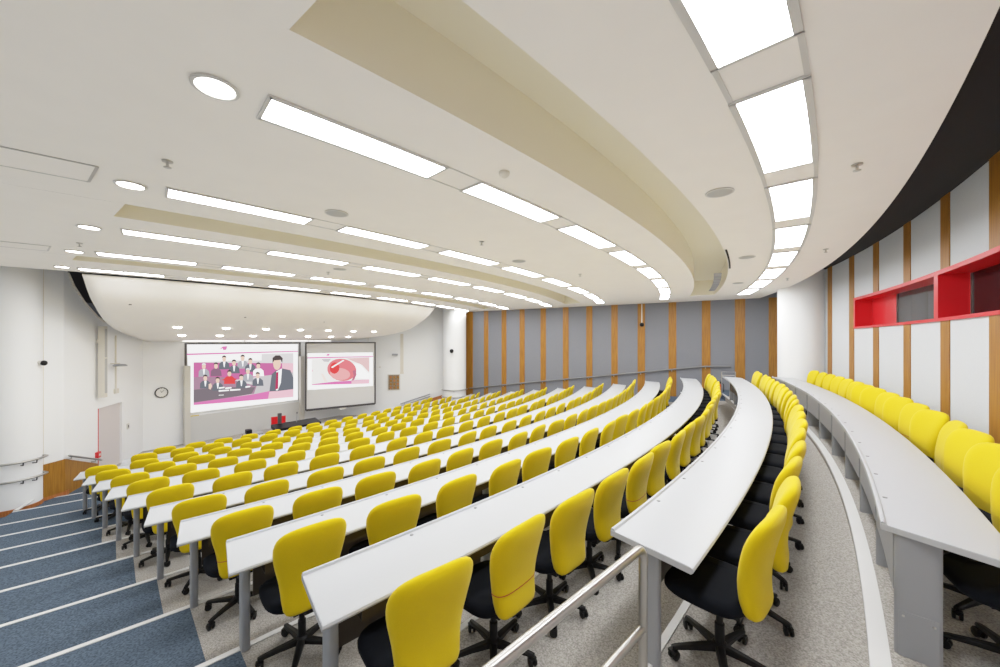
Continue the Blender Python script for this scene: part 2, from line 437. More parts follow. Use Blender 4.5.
# hanging canopy over the stage
CT = [0, .02, .047, .085, .126, .18, .238, .31, .398, .52, .661, .83, 1]
CZP = [1.53, 1.42, 1.25, 1.06, .92, .74, .587, .465, .363, .262, .178, .09, .0]
def interp(x, X, Y):
    for k in range(len(X) - 1):
        if x <= X[k + 1]: return Y[k] + (Y[k + 1] - Y[k]) * (x - X[k]) / (X[k + 1] - X[k])
    return Y[-1]
q0 = atan2(8.8 - CY, -9.7 - CX); q1 = atan2(17.9 - CY, -3.58 - CX)
def canopy(s, t):
    p = q0 + (q1 - q0) * s
    a = pol(21.36, p); b = (-12.42 + s * (-8.25 + 12.42), 13.25 + s * (19.38 - 13.25))
    return (a[0] * (1 - t) + b[0] * t, a[1] * (1 - t) + b[1] * t, EYE + interp(t, CT, CZP))
mb = MB()
mb.grid(lambda u, v: canopy(u, CT[round(v * 12)]), 48, 12)
n = len(mb.v); 
o = struct('ceiling', mb, [M['ceil']], True)
mod = o.modifiers.new('Solidify', 'SOLIDIFY'); mod.thickness = .04; mod.offset = -1 
PICTURE_ONE=[('white',[(0.004,0.006),(0.984,0.014),(0.984,0.989),(0.023,0.976)]),('pink',[(0.004,0.134),(0.984,0.13),(0.984,0.146),(0.005,0.155)]),('pink',[(0.249,0.08),(0.275,0.039),(0.313,0.036),(0.303,0.09),(0.28,0.093),(0.275,0.066)]),('palegrey',[(0.413,0.093),(0.475,0.093),(0.475,0.099),(0.413,0.099)]),('palegrey',[(0.486,0.094),(0.514,0.093),(0.514,0.099),(0.486,0.1)]),('palegrey',[(0.526,0.093),(0.567,0.092),(0.567,0.098),(0.526,0.099)]),('palegrey',[(0.581,0.093),(0.614,0.092),(0.614,0.098),(0.581,0.099)]),('palegrey',[(0.632,0.092),(0.675,0.092),(0.675,0.098),(0.632,0.099)]),('palegrey',[(0.688,0.092),(0.713,0.091),(0.713,0.097),(0.688,0.098)]),('palegrey',[(0.731,0.091),(0.757,0.09),(0.757,0.096),(0.731,0.098)]),('palegrey',[(0.43,0.05),(0.52,0.05),(0.52,0.056),(0.43,0.056)]),('palegrey',[(0.567,0.049),(0.688,0.05),(0.688,0.056),(0.567,0.055)]),('lightgrey',[(0.051,0.26),(0.27,0.202),(0.614,0.17),(0.933,0.17),(0.933,0.928),(0.051,0.871)]),('white',[(0.051,0.161),(0.614,0.166),(0.614,0.274),(0.43,0.261),(0.051,0.26)]),('magenta',[(0.051,0.263),(0.933,0.345),(0.933,0.5),(0.626,0.528),(0.051,0.598)]),('rose',[(0.815,0.336),(0.933,0.345),(0.933,0.5),(0.815,0.504)]),('midgrey',[(0.52,0.562),(0.626,0.528),(0.933,0.5),(0.933,0.806),(0.52,0.815)]),('plum',[(0.051,0.471),(0.27,0.499),(0.567,0.681),(0.543,0.799),(0.051,0.853)]),('charcoal',[(0.051,0.652),(0.239,0.647),(0.555,0.699),(0.52,0.799),(0.051,0.834)]),('pink',[(0.051,0.871),(0.051,0.838),(0.239,0.828),(0.555,0.806),(0.688,0.784),(0.933,0.795),(0.933,0.928)]),('rose',[(0.688,0.795),(0.933,0.795),(0.933,0.928),(0.675,0.912)]),('suit',[(0.242,0.381),(0.244,0.301),(0.263,0.268),(0.306,0.268),(0.327,0.304),(0.333,0.386)]),('white',[(0.277,0.269),(0.296,0.269),(0.289,0.353),(0.283,0.353)]),('skin',[(0.301,0.233),(0.298,0.256),(0.29,0.27),(0.28,0.27),(0.273,0.254),(0.27,0.231),(0.273,0.207),(0.28,0.193),(0.29,0.193),(0.298,0.209)]),('hair',[(0.268,0.219),(0.27,0.185),(0.285,0.172),(0.301,0.186),(0.303,0.221),(0.296,0.201),(0.275,0.2)]),('greysuit',[(0.395,0.385),(0.397,0.302),(0.417,0.268),(0.463,0.267),(0.486,0.305),(0.493,0.391)]),('white',[(0.432,0.269),(0.452,0.269),(0.445,0.356),(0.439,0.355)]),('skin',[(0.458,0.231),(0.454,0.255),(0.446,0.27),(0.436,0.269),(0.427,0.254),(0.424,0.229),(0.427,0.205),(0.436,0.19),(0.446,0.19),(0.454,0.206)]),('hair',[(0.422,0.217),(0.424,0.181),(0.441,0.168),(0.458,0.183),(0.46,0.219),(0.452,0.199),(0.43,0.197)]),('suit',[(0.461,0.443),(0.463,0.36),(0.484,0.325),(0.532,0.325),(0.555,0.364),(0.562,0.451)]),('white',[(0.5,0.327),(0.52,0.326),(0.513,0.415),(0.506,0.414)]),('skin',[(0.526,0.288),(0.523,0.313),(0.514,0.328),(0.503,0.327),(0.495,0.311),(0.492,0.286),(0.495,0.261),(0.503,0.246),(0.514,0.247),(0.523,0.263)]),('hair',[(0.489,0.273),(0.492,0.237),(0.509,0.224),(0.526,0.239),(0.528,0.276),(0.52,0.255),(0.497,0.254)]),('suit',[(0.322,0.451),(0.324,0.37),(0.343,0.337),(0.388,0.337),(0.41,0.374),(0.417,0.458)]),('white',[(0.358,0.338),(0.377,0.338),(0.371,0.424),(0.364,0.423)]),('skin',[(0.383,0.301),(0.38,0.325),(0.372,0.339),(0.362,0.338),(0.354,0.323),(0.35,0.298),(0.354,0.274),(0.362,0.26),(0.372,0.261),(0.38,0.276)]),('hair',[(0.348,0.286),(0.35,0.251),(0.367,0.239),(0.383,0.254),(0.385,0.289),(0.377,0.269),(0.356,0.268)]),('greysuit',[(0.086,0.471),(0.088,0.395),(0.105,0.363),(0.145,0.364),(0.164,0.399),(0.17,0.479)]),('white',[(0.118,0.365),(0.135,0.365),(0.129,0.446),(0.124,0.445)]),('skin',[(0.14,0.33),(0.137,0.352),(0.13,0.366),(0.121,0.365),(0.114,0.35),(0.111,0.327),(0.114,0.305),(0.121,0.291),(0.13,0.292),(0.137,0.307)]),('palegrey',[(0.11,0.309),(0.113,0.283),(0.126,0.275),(0.138,0.285),(0.141,0.311),(0.126,0.295)]),('dress',[(0.177,0.476),(0.179,0.397),(0.197,0.365),(0.239,0.365),(0.259,0.402),(0.266,0.483)]),('skin',[(0.234,0.331),(0.231,0.354),(0.224,0.368),(0.214,0.367),(0.207,0.352),(0.204,0.328),(0.207,0.305),(0.214,0.291),(0.224,0.292),(0.231,0.307)]),('hair',[(0.202,0.317),(0.204,0.283),(0.219,0.271),(0.234,0.285),(0.236,0.32),(0.229,0.3),(0.209,0.298)]),('white',[(0.532,0.52),(0.534,0.435),(0.555,0.401),(0.605,0.402),(0.629,0.441),(0.636,0.53)]),('skin',[(0.599,0.364),(0.595,0.389),(0.587,0.404),(0.576,0.403),(0.567,0.386),(0.563,0.361),(0.567,0.336),(0.576,0.321),(0.587,0.322),(0.595,0.338)]),('hair',[(0.561,0.348),(0.563,0.311),(0.581,0.298),(0.599,0.314),(0.601,0.352),(0.593,0.33),(0.569,0.328)]),('greysuit',[(0.439,0.594),(0.441,0.511),(0.461,0.477),(0.509,0.479),(0.532,0.518),(0.539,0.605)]),('white',[(0.477,0.479),(0.497,0.48),(0.49,0.568),(0.484,0.567)]),('skin',[(0.503,0.442),(0.5,0.467),(0.491,0.481),(0.481,0.48),(0.472,0.463),(0.469,0.438),(0.472,0.414),(0.481,0.399),(0.491,0.4),(0.5,0.417)]),('palegrey',[(0.468,0.418),(0.471,0.39),(0.486,0.382),(0.501,0.393),(0.504,0.422),(0.486,0.404)]),('red',[(0.283,0.604),(0.285,0.524),(0.304,0.492),(0.348,0.493),(0.37,0.531),(0.376,0.615)]),('red',[(0.263,0.54),(0.306,0.517),(0.391,0.538),(0.359,0.593)]),('skin',[(0.343,0.458),(0.34,0.481),(0.332,0.495),(0.322,0.494),(0.314,0.478),(0.311,0.454),(0.314,0.43),(0.322,0.416),(0.332,0.417),(0.34,0.433)]),('hair',[(0.309,0.442),(0.311,0.407),(0.327,0.396),(0.343,0.411),(0.345,0.446),(0.338,0.426),(0.317,0.424)]),('suit',[(0.526,0.674),(0.528,0.589),(0.549,0.555),(0.599,0.558),(0.623,0.598),(0.63,0.687)]),('white',[(0.566,0.558),(0.587,0.558),(0.58,0.648),(0.573,0.647)]),('skin',[(0.593,0.52),(0.589,0.545),(0.581,0.559),(0.57,0.558),(0.561,0.541),(0.557,0.516),(0.561,0.491),(0.57,0.476),(0.581,0.477),(0.589,0.494)]),('hair',[(0.555,0.503),(0.557,0.466),(0.575,0.454),(0.593,0.47),(0.595,0.508),(0.587,0.486),(0.563,0.483)]),('suit',[(0.382,0.684),(0.384,0.602),(0.403,0.569),(0.45,0.572),(0.472,0.611),(0.479,0.697)]),('white',[(0.419,0.572),(0.439,0.572),(0.432,0.659),(0.425,0.658)]),('skin',[(0.444,0.535),(0.441,0.56),(0.433,0.574),(0.423,0.572),(0.414,0.556),(0.411,0.531),(0.414,0.507),(0.423,0.493),(0.433,0.494),(0.441,0.51)]),('hair',[(0.409,0.519),(0.411,0.483),(0.428,0.472),(0.444,0.487),(0.447,0.524),(0.439,0.503),(0.417,0.5)]),('suit',[(0.095,0.642),(0.097,0.565),(0.114,0.534),(0.155,0.536),(0.174,0.573),(0.18,0.652)]),('white',[(0.128,0.536),(0.145,0.537),(0.139,0.618),(0.133,0.617)]),('skin',[(0.15,0.502),(0.147,0.525),(0.14,0.538),(0.131,0.536),(0.124,0.521),(0.121,0.498),(0.124,0.476),(0.131,0.462),(0.14,0.464),(0.147,0.479)]),('hair',[(0.119,0.487),(0.121,0.454),(0.135,0.443),(0.15,0.457),(0.152,0.491),(0.145,0.472),(0.126,0.469)]),('suit',[(0.189,0.69),(0.191,0.611),(0.209,0.58),(0.251,0.582),(0.272,0.62),(0.278,0.702)]),('white',[(0.223,0.582),(0.241,0.583),(0.235,0.665),(0.229,0.664)]),('skin',[(0.246,0.547),(0.243,0.57),(0.236,0.584),(0.226,0.582),(0.219,0.567),(0.216,0.543),(0.219,0.52),(0.226,0.507),(0.236,0.508),(0.243,0.523)]),('hair',[(0.214,0.531),(0.216,0.498),(0.231,0.486),(0.246,0.502),(0.248,0.536),(0.241,0.516),(0.221,0.513)]),('skin',[(0.161,0.588),(0.179,0.577),(0.187,0.62),(0.175,0.67),(0.161,0.653)]),('suit',[(0.685,0.788),(0.708,0.505),(0.75,0.454),(0.815,0.422),(0.898,0.461),(0.93,0.595),(0.93,0.792),(0.763,0.798)]),('white',[(0.753,0.465),(0.81,0.422),(0.799,0.658),(0.768,0.786),(0.748,0.782)]),('tie',[(0.753,0.484),(0.774,0.474),(0.771,0.756),(0.743,0.769)]),('skin',[(0.798,0.343),(0.794,0.388),(0.783,0.422),(0.768,0.441),(0.751,0.439),(0.736,0.418),(0.725,0.381),(0.721,0.337),(0.725,0.293),(0.736,0.258),(0.751,0.239),(0.768,0.24),(0.783,0.261),(0.794,0.298)]),('hair',[(0.715,0.328),(0.715,0.239),(0.744,0.198),(0.789,0.2),(0.818,0.25),(0.812,0.331),(0.797,0.276),(0.731,0.282)]),('white',[(0.241,0.647),(0.285,0.647),(0.285,0.666),(0.241,0.67)]),('white',[(0.292,0.66),(0.343,0.66),(0.343,0.68),(0.292,0.683)]),('white',[(0.463,0.668),(0.506,0.667),(0.506,0.687),(0.463,0.692)]),('white',[(0.239,0.689),(0.322,0.696),(0.322,0.715),(0.239,0.712)]),('white',[(0.33,0.693),(0.419,0.701),(0.419,0.72),(0.33,0.717)]),('white',[(0.239,0.761),(0.28,0.765),(0.28,0.773),(0.239,0.769)])]
PICTURE_TWO=[('white',[(0.015,0.149),(0.977,0.154),(0.977,0.716),(0.015,0.709)]),('pink',[(0.015,0.211),(0.977,0.217),(0.977,0.231),(0.015,0.229)]),('pink',[(0.267,0.192),(0.287,0.166),(0.321,0.165),(0.311,0.193)]),('palegrey',[(0.39,0.183),(0.657,0.183),(0.657,0.191),(0.39,0.191)]),('cream',[(0.072,0.242),(0.916,0.235),(0.916,0.671),(0.072,0.636)]),('midgrey',[(0.203,0.242),(0.339,0.241),(0.304,0.292),(0.237,0.284)]),('rosegrey',[(0.567,0.243),(0.916,0.237),(0.916,0.487),(0.805,0.359),(0.694,0.306)]),('white',[(0.639,0.317),(0.768,0.338),(0.912,0.503),(0.912,0.607),(0.694,0.57)]),('petri',[(0.713,0.47),(0.699,0.514),(0.671,0.552),(0.631,0.58),(0.582,0.598),(0.527,0.604),(0.471,0.597),(0.417,0.579),(0.369,0.55),(0.33,0.513),(0.302,0.471),(0.287,0.425),(0.286,0.38),(0.299,0.337),(0.326,0.3),(0.363,0.271),(0.41,0.252),(0.464,0.245),(0.52,0.25),(0.575,0.266),(0.625,0.294),(0.666,0.331),(0.696,0.375),(0.712,0.422)]),('petrilight',[(0.62,0.514),(0.608,0.545),(0.578,0.57),(0.536,0.584),(0.486,0.587),(0.435,0.578),(0.388,0.559),(0.351,0.531),(0.328,0.499),(0.322,0.466),(0.334,0.435),(0.362,0.411),(0.403,0.396),(0.452,0.392),(0.504,0.4),(0.552,0.419),(0.59,0.447),(0.614,0.48)]),('red',[(0.459,0.409),(0.445,0.445),(0.42,0.471),(0.389,0.481),(0.359,0.472),(0.335,0.448),(0.322,0.412),(0.323,0.372),(0.337,0.336),(0.361,0.31),(0.391,0.3),(0.422,0.308),(0.446,0.332),(0.459,0.368)]),('petridark',[(0.657,0.451),(0.703,0.433),(0.716,0.512),(0.679,0.598),(0.639,0.606),(0.675,0.53)]),('white',[(0.339,0.375),(0.513,0.267),(0.534,0.275),(0.356,0.389)]),('cream',[(0.073,0.275),(0.22,0.289),(0.279,0.432),(0.195,0.484),(0.254,0.591),(0.073,0.597)]),('cream',[(0.195,0.475),(0.287,0.455),(0.408,0.6),(0.287,0.606)]),('skinpale',[(0.195,0.466),(0.228,0.471),(0.287,0.602),(0.245,0.599)]),('pink',[(0.072,0.636),(0.072,0.625),(0.39,0.605),(0.639,0.606),(0.916,0.599),(0.916,0.671)]),('rose',[(0.639,0.615),(0.916,0.599),(0.916,0.671),(0.639,0.662)]),('rose',[(0.075,0.404),(0.088,0.401),(0.088,0.431),(0.075,0.434)])]

# ------------------------------------------------------------------ ceiling lights
def dup(o, name=None):
    c = o.copy(); COL.objects.link(c)
    if name: c.name = name
    return c
STRIPS = [(33.87, .362, 'the widest strip, over the rear desk'), (31.42, .306, 'the second strip from the back'), (29.05, .306, 'the third strip from the back'),
          (26.73, .306, 'the fourth strip from the back'), (24.51, .306, 'the fifth strip from the back'), (22.12, .306, 'the frontmost strip before the stage')]
tn = 40
for k, (ro, w, lab) in enumerate(STRIPS):
    ri = ro - w
    p = phib(ro - w / 2, 1.07); pe = phib(ro - w / 2, 15.0)
    seg, gap = 1.39 / (ro - w / 2), .43 / (ro - w / 2)
    j = 0
    p_first = p
    while p + seg < pe + .03:
        j += 1
        x, y = pol(ro - w / 2, p + seg / 2)
        t = thing('ceiling_light', 'lit ceiling panel, %s from the stair end in %s' % (ORD[j], lab), 'ceiling light', (x, y, CEIL - .02), 0, 'ceiling light panels in curved strips')
        mb = MB(); mb.arc([(ri + .012, CEIL - .012), (ro - .012, CEIL - .012), (ro - .012, CEIL - .002), (ri + .012, CEIL - .002)], p + .012 / ro, p + seg - .012 / ro, 4)
        mb.build('diffuser', M['panel'], t)
        mb = MB(); tl = .03 if k == 0 else .018
        for a, b in ((ri - tl, ri + .012), (ro - .012, ro + tl)):
            mb.arc([(a, CEIL - .016), (b, CEIL - .016), (b, CEIL - .001), (a, CEIL - .001)], p, p + seg, 4)
        for a, b in ((p - .012 / ro, p + .012 / ro), (p + seg - .012 / ro, p + seg + .012 / ro)):
            mb.arc([(ri - tl, CEIL - .016), (ro + tl, CEIL - .016), (ro + tl, CEIL - .001), (ri - tl, CEIL - .001)], a, b, 1)
        mb.build('frame', M['panelrim'], t)
        p += seg + gap
    # pale filler plates of the strip between the lights, outlined by thin rims
    mb = MB(); tl = .03 if k == 0 else .012
    for a, b in ((ri - tl, ri), (ro, ro + tl)):
        mb.arc([(a, CEIL - .006), (b, CEIL - .006), (b, CEIL - .001), (a, CEIL - .001)], p_first, p - gap, 72)
    struct('trim_%d' % tn, mb, [M['panelrim']]); tn += 1

def lathething(name, label, cat, x, y, z, parts, group=None):
    t = thing(name, label, cat, (x, y, z), 0, group)
    for pn, prof, m in parts:
        mb = MB(); mb.lathe(prof, (x, y, z), 28); mb.build(pn, M[m], t, True)
    return t
DL = ['nearest the widest strip', 'second down the aisle', 'third down the aisle', 'fourth down the aisle', 'nearest the stage']
for k, (x, y) in enumerate([(-1.75, 2.32), (-3.70, 3.78), (-5.65, 5.19), (-7.43, 6.59), (-9.25, 7.97)]):
    lathething('downlight', 'round lit downlight above the blue stairs, ' + DL[k], 'downlight', x, y, CEIL - .012,
               [('rim', [(.105, .011), (.125, .006), (.125, 0), (.105, -.004), (.1, .004)], 'panelrim'), ('lens', [(.1, .006), (.1, .001)], 'down')], 'downlights above the aisle')
for k, (x, y, lab) in enumerate([(2.31, 3.97, 'round grey speaker grille in the ceiling beside the widest light strip'), (-2.0, 4.62, 'round grey speaker grille between the second and third light strips, stair end'),
                      (4.62, 7.06, 'small round speaker grille beside the middle of the widest light strip'), (.37, 7.41, 'round speaker grille between light strips near the hall middle'),
                      (-3.5, 8.25, 'round speaker grille nearest the stage, between two light strips'), (6.47, 10.26, 'round speaker grille at the far end of the widest light strip')]):
    lathething('ceiling_speaker', lab, 'ceiling speaker', x, y, CEIL - .012, [('grille', [(.125, .011), (.125, .002), (.11, 0)], 'speaker'), ('rim', [(.125, .011), (.135, .008), (.135, .002), (.125, .001)], 'panelrim')], 'ceiling speaker grilles')
SPL = ['above the blue stairs near the camera end', 'near the dark ceiling edge over the rear wall', 'farther along the dark ceiling edge', 'between the second and third strips',
       'in the wide band before the second strip', 'above the lower blue stairs', 'far along the second and third strips', 'near the fourth strip', 'at the far end of the dark ceiling edge']
for k, (x, y) in enumerate([(-2.89, 3.28), (3.16, 3.34), (5.56, 6.44), (-.29, 5.95), (.04, 3.5), (-6.73, 6.04), (1.88, 8.87), (-3.92, 8.61), (7.19, 9.44)]):
    if k == 4:
        lathething('smoke_detector', 'small white round smoke detector on the ceiling between strips', 'smoke detector', x, y, CEIL - .05, [('housing', [(.05, .049), (.05, .025), (.035, .01), (.02, 0)], 'cream')])
        continue
    lathething('sprinkler', 'small metal fire sprinkler ' + SPL[k], 'sprinkler', x, y, CEIL - .06,
               [('escutcheon', [(.04, .059), (.038, .048), (.012, .045)], 'steel'), ('nozzle', [(.01, .047), (.01, .012), (.028, .006), (.028, 0), (.004, -.004)], 'steel')], 'fire sprinklers')
for lab, (r0, r1, b0, b1) in (('rectangular access panel outlined in the ceiling above the upper stairs', (28.73, 29.25, -.35, .54)), ('rectangular access panel outlined in the ceiling above the lower stairs', (24.07, 24.59, -.35, .53))):
    x, y = pol((r0 + r1) / 2, phib(r0, (b0 + b1) / 2))
    t = thing('access_panel', lab, 'access panel', (x, y, CEIL - .01))
    mb = MB()
    P0, P1 = (lambda r, b=b0: phib(r, b)), (lambda r, b=b1: phib(r, b))
    mb.arc([(r0, CEIL - .006), (r1, CEIL - .006), (r1, CEIL - .001), (r0, CEIL - .001)], P0, P1, 2); mb.build('panel', M['ceil'], t)
    mb = MB(); e = .009
    for a, b in ((r0 - e, r0 + e), (r1 - e, r1 + e)):
        mb.arc([(a, CEIL - .009), (b, CEIL - .009), (b, CEIL - .001), (a, CEIL - .001)], P0, P1, 2)
    for bb in (b0, b1):
        mb.arc([(r0, CEIL - .009), (r1, CEIL - .009), (r1, CEIL - .001), (r0, CEIL - .001)], lambda r: phib(r, bb - .011), lambda r: phib(r, bb + .011), 1)
    mb.build('frame', M['steel'], t)
# curved slot grille at the end of the ceiling recess
t = thing('slot_grille', 'dark curved slot air grille in the ceiling beside the widest light strip', 'air grille', (*pol(32.7, -.535), CEIL - .02))
mb = MB()
for p0, p1 in ((-.606, -.545),):
    mb.arc([(32.82, CEIL - .008), (32.85, CEIL - .008), (32.85, CEIL - .001), (32.82, CEIL - .001)], p0, p1, 14)
mb.build('slot', M['void'], t)
k = 0; p = -.528
while p < -.42:
    mb = MB(); mb.arc([(32.52, CEIL - .012), (32.68, CEIL - .012), (32.68, CEIL - .001), (32.52, CEIL - .001)], p, p + .0135, 3); mb.build('vent_section', M['greymetal'], t); p += .0155

# canopy downlights and light lines
def canlight(s, t, lab):
    x, y, z = canopy(s, t); 
    lathething('downlight', lab, 'downlight', x, y, z - .045, [('rim', [(.10, .05), (.125, .02), (.125, .012), (.10, .010)], 'panelrim'), ('lens', [(.10, .011), (.095, -.02), (.06, -.035), (.002, -.04)], 'down')], 'downlights in the stage canopy')
for k, s in enumerate([.14, .26, .375, .49, .60, .715, .825]):
    canlight(s, .335, 'round downlight in the upper row of the stage canopy, %s from the door side' % ORD[k + 1])
for k, s in enumerate([.145, .26, .375, .49, .605, .72, .82]):
    canlight(s, .60, 'round downlight in the lower row of the stage canopy, %s from the door side' % ORD[k + 1])
for k, (s0, s1) in enumerate(((.14, .40), (.415, .575), (.59, .755), (.77, .91))):
    a, b = canopy(s0, .965), canopy(s1, .965)
    t = thing('light_line', 'thin lit line in the canopy above the screens, %s from the clock side' % ORD[k + 1], 'ceiling light', ((a[0] + b[0]) / 2, (a[1] + b[1]) / 2, a[2] - .03), 0, 'light lines above the screens')
    L = hypot(b[0] - a[0], b[1] - a[1]); u = ((b[0] - a[0]) / L, (b[1] - a[1]) / L); n = (-u[1], u[0]); c = ((a[0] + b[0]) / 2, (a[1] + b[1]) / 2)
    mb = MB(); mb.obox(c, u, n, L / 2, .07, a[2] - .055, a[2] - .02); mb.build('diffuser', M['lineglow'], t)
    mb = MB()
    for sgn in (-1, 1): mb.obox((c[0] + n[0] * .085 * sgn, c[1] + n[1] * .085 * sgn), u, n, L / 2, .014, a[2] - .03, a[2] + .05)
    mb.build('frame', M['panelrim'], t)
SPK = [(.06, .12), (.295, .18), (.535, .195)]
for k, (s, tt) in enumerate(SPK):
    x, y, z = canopy(s, tt)
    lathething('sprinkler', 'small dark sprinkler on the curved stage canopy, %s from the door side' % ORD[k + 1], 'sprinkler', x, y, z - .04, [('nozzle', [(.05, .05), (.05, .02), (.03, 0)], 'frame')], 'canopy sprinklers')

# ------------------------------------------------------------------ desks
def make_desk(i):
    R = ROWR[i]; z0 = FLOORZ[i]; z = z0 + DESKH
    ps, pe = pstart(i), pend(i)
    back = 12 - i
    o = pol(R + .25, ps(R + .25))
    lab = {11: 'rearmost long curved white desk, along the striped wall with the red window', 10: 'long curved white desk second from the back, steel guard rail at its end'}.get(i,
          'long curved white desk, %s row counting down from the back wall' % ORD[back])
    t = thing('lecture_desk', lab, 'desk', (*o, z0), 0, 'curved lecture desks')
    n = 96
    prof = [(R, z - .032), (R, z + .010), (R + .006, z + .014), (R + .018, z + .013), (R + .026, z + .001), (R + .035, z), (R + DESKW - .018, z), (R + DESKW - .005, z - .006), (R + DESKW, z - .017),
            (R + DESKW - .005, z - .029), (R + DESKW - .018, z - .034)]
    mb = MB(); mb.arc(prof, ps, pe, n)
    mb.build('desktop', M['top'], t, True, 35)
    mb = MB()
    e0 = lambda r: ps(r) - .003 / r
    mb.arc([(R - .002, z - .034), (R - .002, z - .001), (R + DESKW - .012, z - .003), (R + DESKW - .001, z - .017), (R + DESKW - .012, z - .036)], e0, lambda r: ps(r) + .002 / r, 1)
    mb.build('edge_band', M['edge'], t)
    # legs every two seats, grey modesty panels hung between them, a cable tray beneath
    rl = R + .27
    arc0, arc1 = ps(rl), pe(rl)
    total = (arc1 - arc0) * rl
    S = seats(i)
    legs = [.11] + [((S[k] + S[k + 1]) / 2 - arc0) * rl for k in range(1, len(S) - 1, 2)]
    legs = [s for s in legs if s < total - .5] + [total - .11]
    for k, s in enumerate(legs):
        p = arc0 + s / rl
        ur = (cos(p), sin(p)); ut = (-sin(p), cos(p))
        mb = MB()
        if i == 11:
            c0, hx, hy = (.15, .095, .035)
        else:
            c0, hx, hy = (.22, .055, .03)
        c = pol(R + c0, p)
        pts = [(hx * (abs(cos(a)) ** .45) * (1 if cos(a) > 0 else -1), hy * (abs(sin(a)) ** .45) * (1 if sin(a) > 0 else -1)) for a in [2 * pi * q / 20 for q in range(20)]]
        mb.rings([[(c[0] + ur[0] * x + ut[0] * y, c[1] + ur[1] * x + ut[1] * y, zz) for x, y in pts] for zz in (z0, z - .034)])
        lg = mb.build('leg', M['greymetal'], t, True)
        if k == 0 and i == 11:
            for (x, zz) in ((-.06, .235), (.06, .225)):
                cc = (c[0] + ur[0] * x - ut[0] * hy, c[1] + ur[1] * x - ut[1] * hy)
                mb = MB(); mb.tube([(cc[0] + ut[0] * .004, cc[1] + ut[1] * .004, z0 + zz), (cc[0] - ut[0] * .009, cc[1] - ut[1] * .009, z0 + zz)], .006, 10); mb.build('screw', M['steel'], lg)
            mb = MB(); mb.obox((c[0] - ut[0] * (hy + .001), c[1] - ut[1] * (hy + .001)), ur, ut, hx * .82, .003, z0, z0 + .26); mb.build('cover_plate', M['greymetal'], lg)
    for a, b in zip(legs[:-1], legs[1:]):
        mb = MB(); pa, pb = arc0 + (a + .06) / rl, arc0 + (b - .06) / rl
        rr = R + (.055 if i == 11 else .165)
        mb.arc([(rr, z - .40), (rr + .018, z - .40), (rr + .018, z - .05), (rr, z - .05)], pa, pb, 4)
        mb.build('modesty_panel', M['panelgrey'] if i == 11 else M['tray'], t)
    if i != 11:
        mb = MB(); q0, q1 = (lambda r: arc0 + .2 / rl), (lambda r: arc1 - .2 / rl)
        mb.arc([(R + .29, z - .14), (R + .42, z - .14), (R + .42, z - .06), (R + .415, z - .06), (R + .415, z - .135), (R + .29, z - .135)], q0, q1, 60)
        mb.build('cable_tray', M['tray'], t)
    # a dark cable port at every seat, by the lip
    if i >= 6:
        nseat = seats(i)
        first = None
        for k, p in enumerate(nseat):
            pp = p + .30 / R
            if pp > arc1 - .01: continue
            x, y = pol(R + .055, pp)
            if first is None:
                mb = MB(); mb.lathe([(.013, -.001), (.013, .0025), (.008, .003)], (0, 0, 0), 14)
                me = mb.mesh('cable_port', [M['port']]); first = me
            ob = bpy.data.objects.new('cable_port', first); COL.objects.link(ob); ob.parent = t
            ob.location = (x - o[0], y - o[1], DESKH); 
    return t

def seatplan(i):
    return {10: .42, 9: .455, 8: .45}.get(i, .44), {11: .62, 10: .615, 9: .605, 8: .635, 7: .62}.get(i, .64)
def seats(i):
    r = ROWR[i] + .55
    p0, p1 = pstart(i)(r), pend(i)(r)
    first, pitch = seatplan(i)
    n = int(((p1 - p0) * r - first - .25) / pitch) + 1
    return [p0 + (first + pitch * k) / r for k in range(n)]
DESKS = {}
for i in range(-1, 12): DESKS[i] = make_desk(i)

# ------------------------------------------------------------------ swivel chairs
def superring(hw, ht, y, z, curve, n=28, ex=.5):
    pts = []
    for q in range(n):
        a = 2 * pi * q / n
        x = hw * (abs(cos(a)) ** ex) * (1 if cos(a) > 0 else -1)
        yy = ht * (abs(sin(a)) ** .8) * (1 if sin(a) > 0 else -1)
        pts.append((x, y + yy + curve * (x / .24) ** 2, z))
    return pts
# height, half width, half thickness, centre line (behind the seat is -y), wrap
BACK = [(.424, .115, .014, -.204, .0), (.429, .140, .032, -.203, .0), (.441, .158, .046, -.200, .002), (.465, .170, .053, -.195, .006), (.52, .178, .056, -.187, .010), (.575, .183, .057, -.184, .014),
        (.63, .191, .057, -.187, .018), (.69, .204, .056, -.196, .022), (.75, .219, .054, -.209, .026), (.80, .229, .053, -.222, .028), (.845, .235, .052, -.235, .030), (.885, .236, .050, -.248, .030),
        (.918, .231, .047, -.259, .029), (.945, .221, .043, -.267, .027), (.966, .206, .038, -.273, .024), (.983, .184, .031, -.278, .019), (.996, .150, .022, -.281, .013), (1.004, .105, .012, -.283, .007), (1.007, .055, .004, -.284, .003)]
def back_mesh(seam=None):
    mb = MB(); rows = BACK
    mb.rings([superring(hw, ht, y, z, c) for z, hw, ht, y, c in rows])
    if seam:
        z0 = .585
        hw = interp(z0, [r[0] for r in rows], [r[1] for r in rows]); ht = interp(z0, [r[0] for r in rows], [r[2] for r in rows]); y = interp(z0, [r[0] for r in rows], [r[3] for r in rows])
        mb.rings([superring(hw + .0015, ht + .0015, y, z0 - .003, .0145), superring(hw + .0015, ht + .0015, y, z0 + .003, .0145)], False, 1)
    me = mb.mesh('backrest', [M['yellow'], M[seam or 'yellow']], True, 60)
    return me
def me_of(mb, name, m, smooth=True, ang=40): return mb.mesh(name, [m], smooth, ang)
ME = {}
ME['back'] = back_mesh(); ME['backseam'] = back_mesh('seam'); ME['backridge'] = back_mesh('ridge')
mb = MB()
rows = []
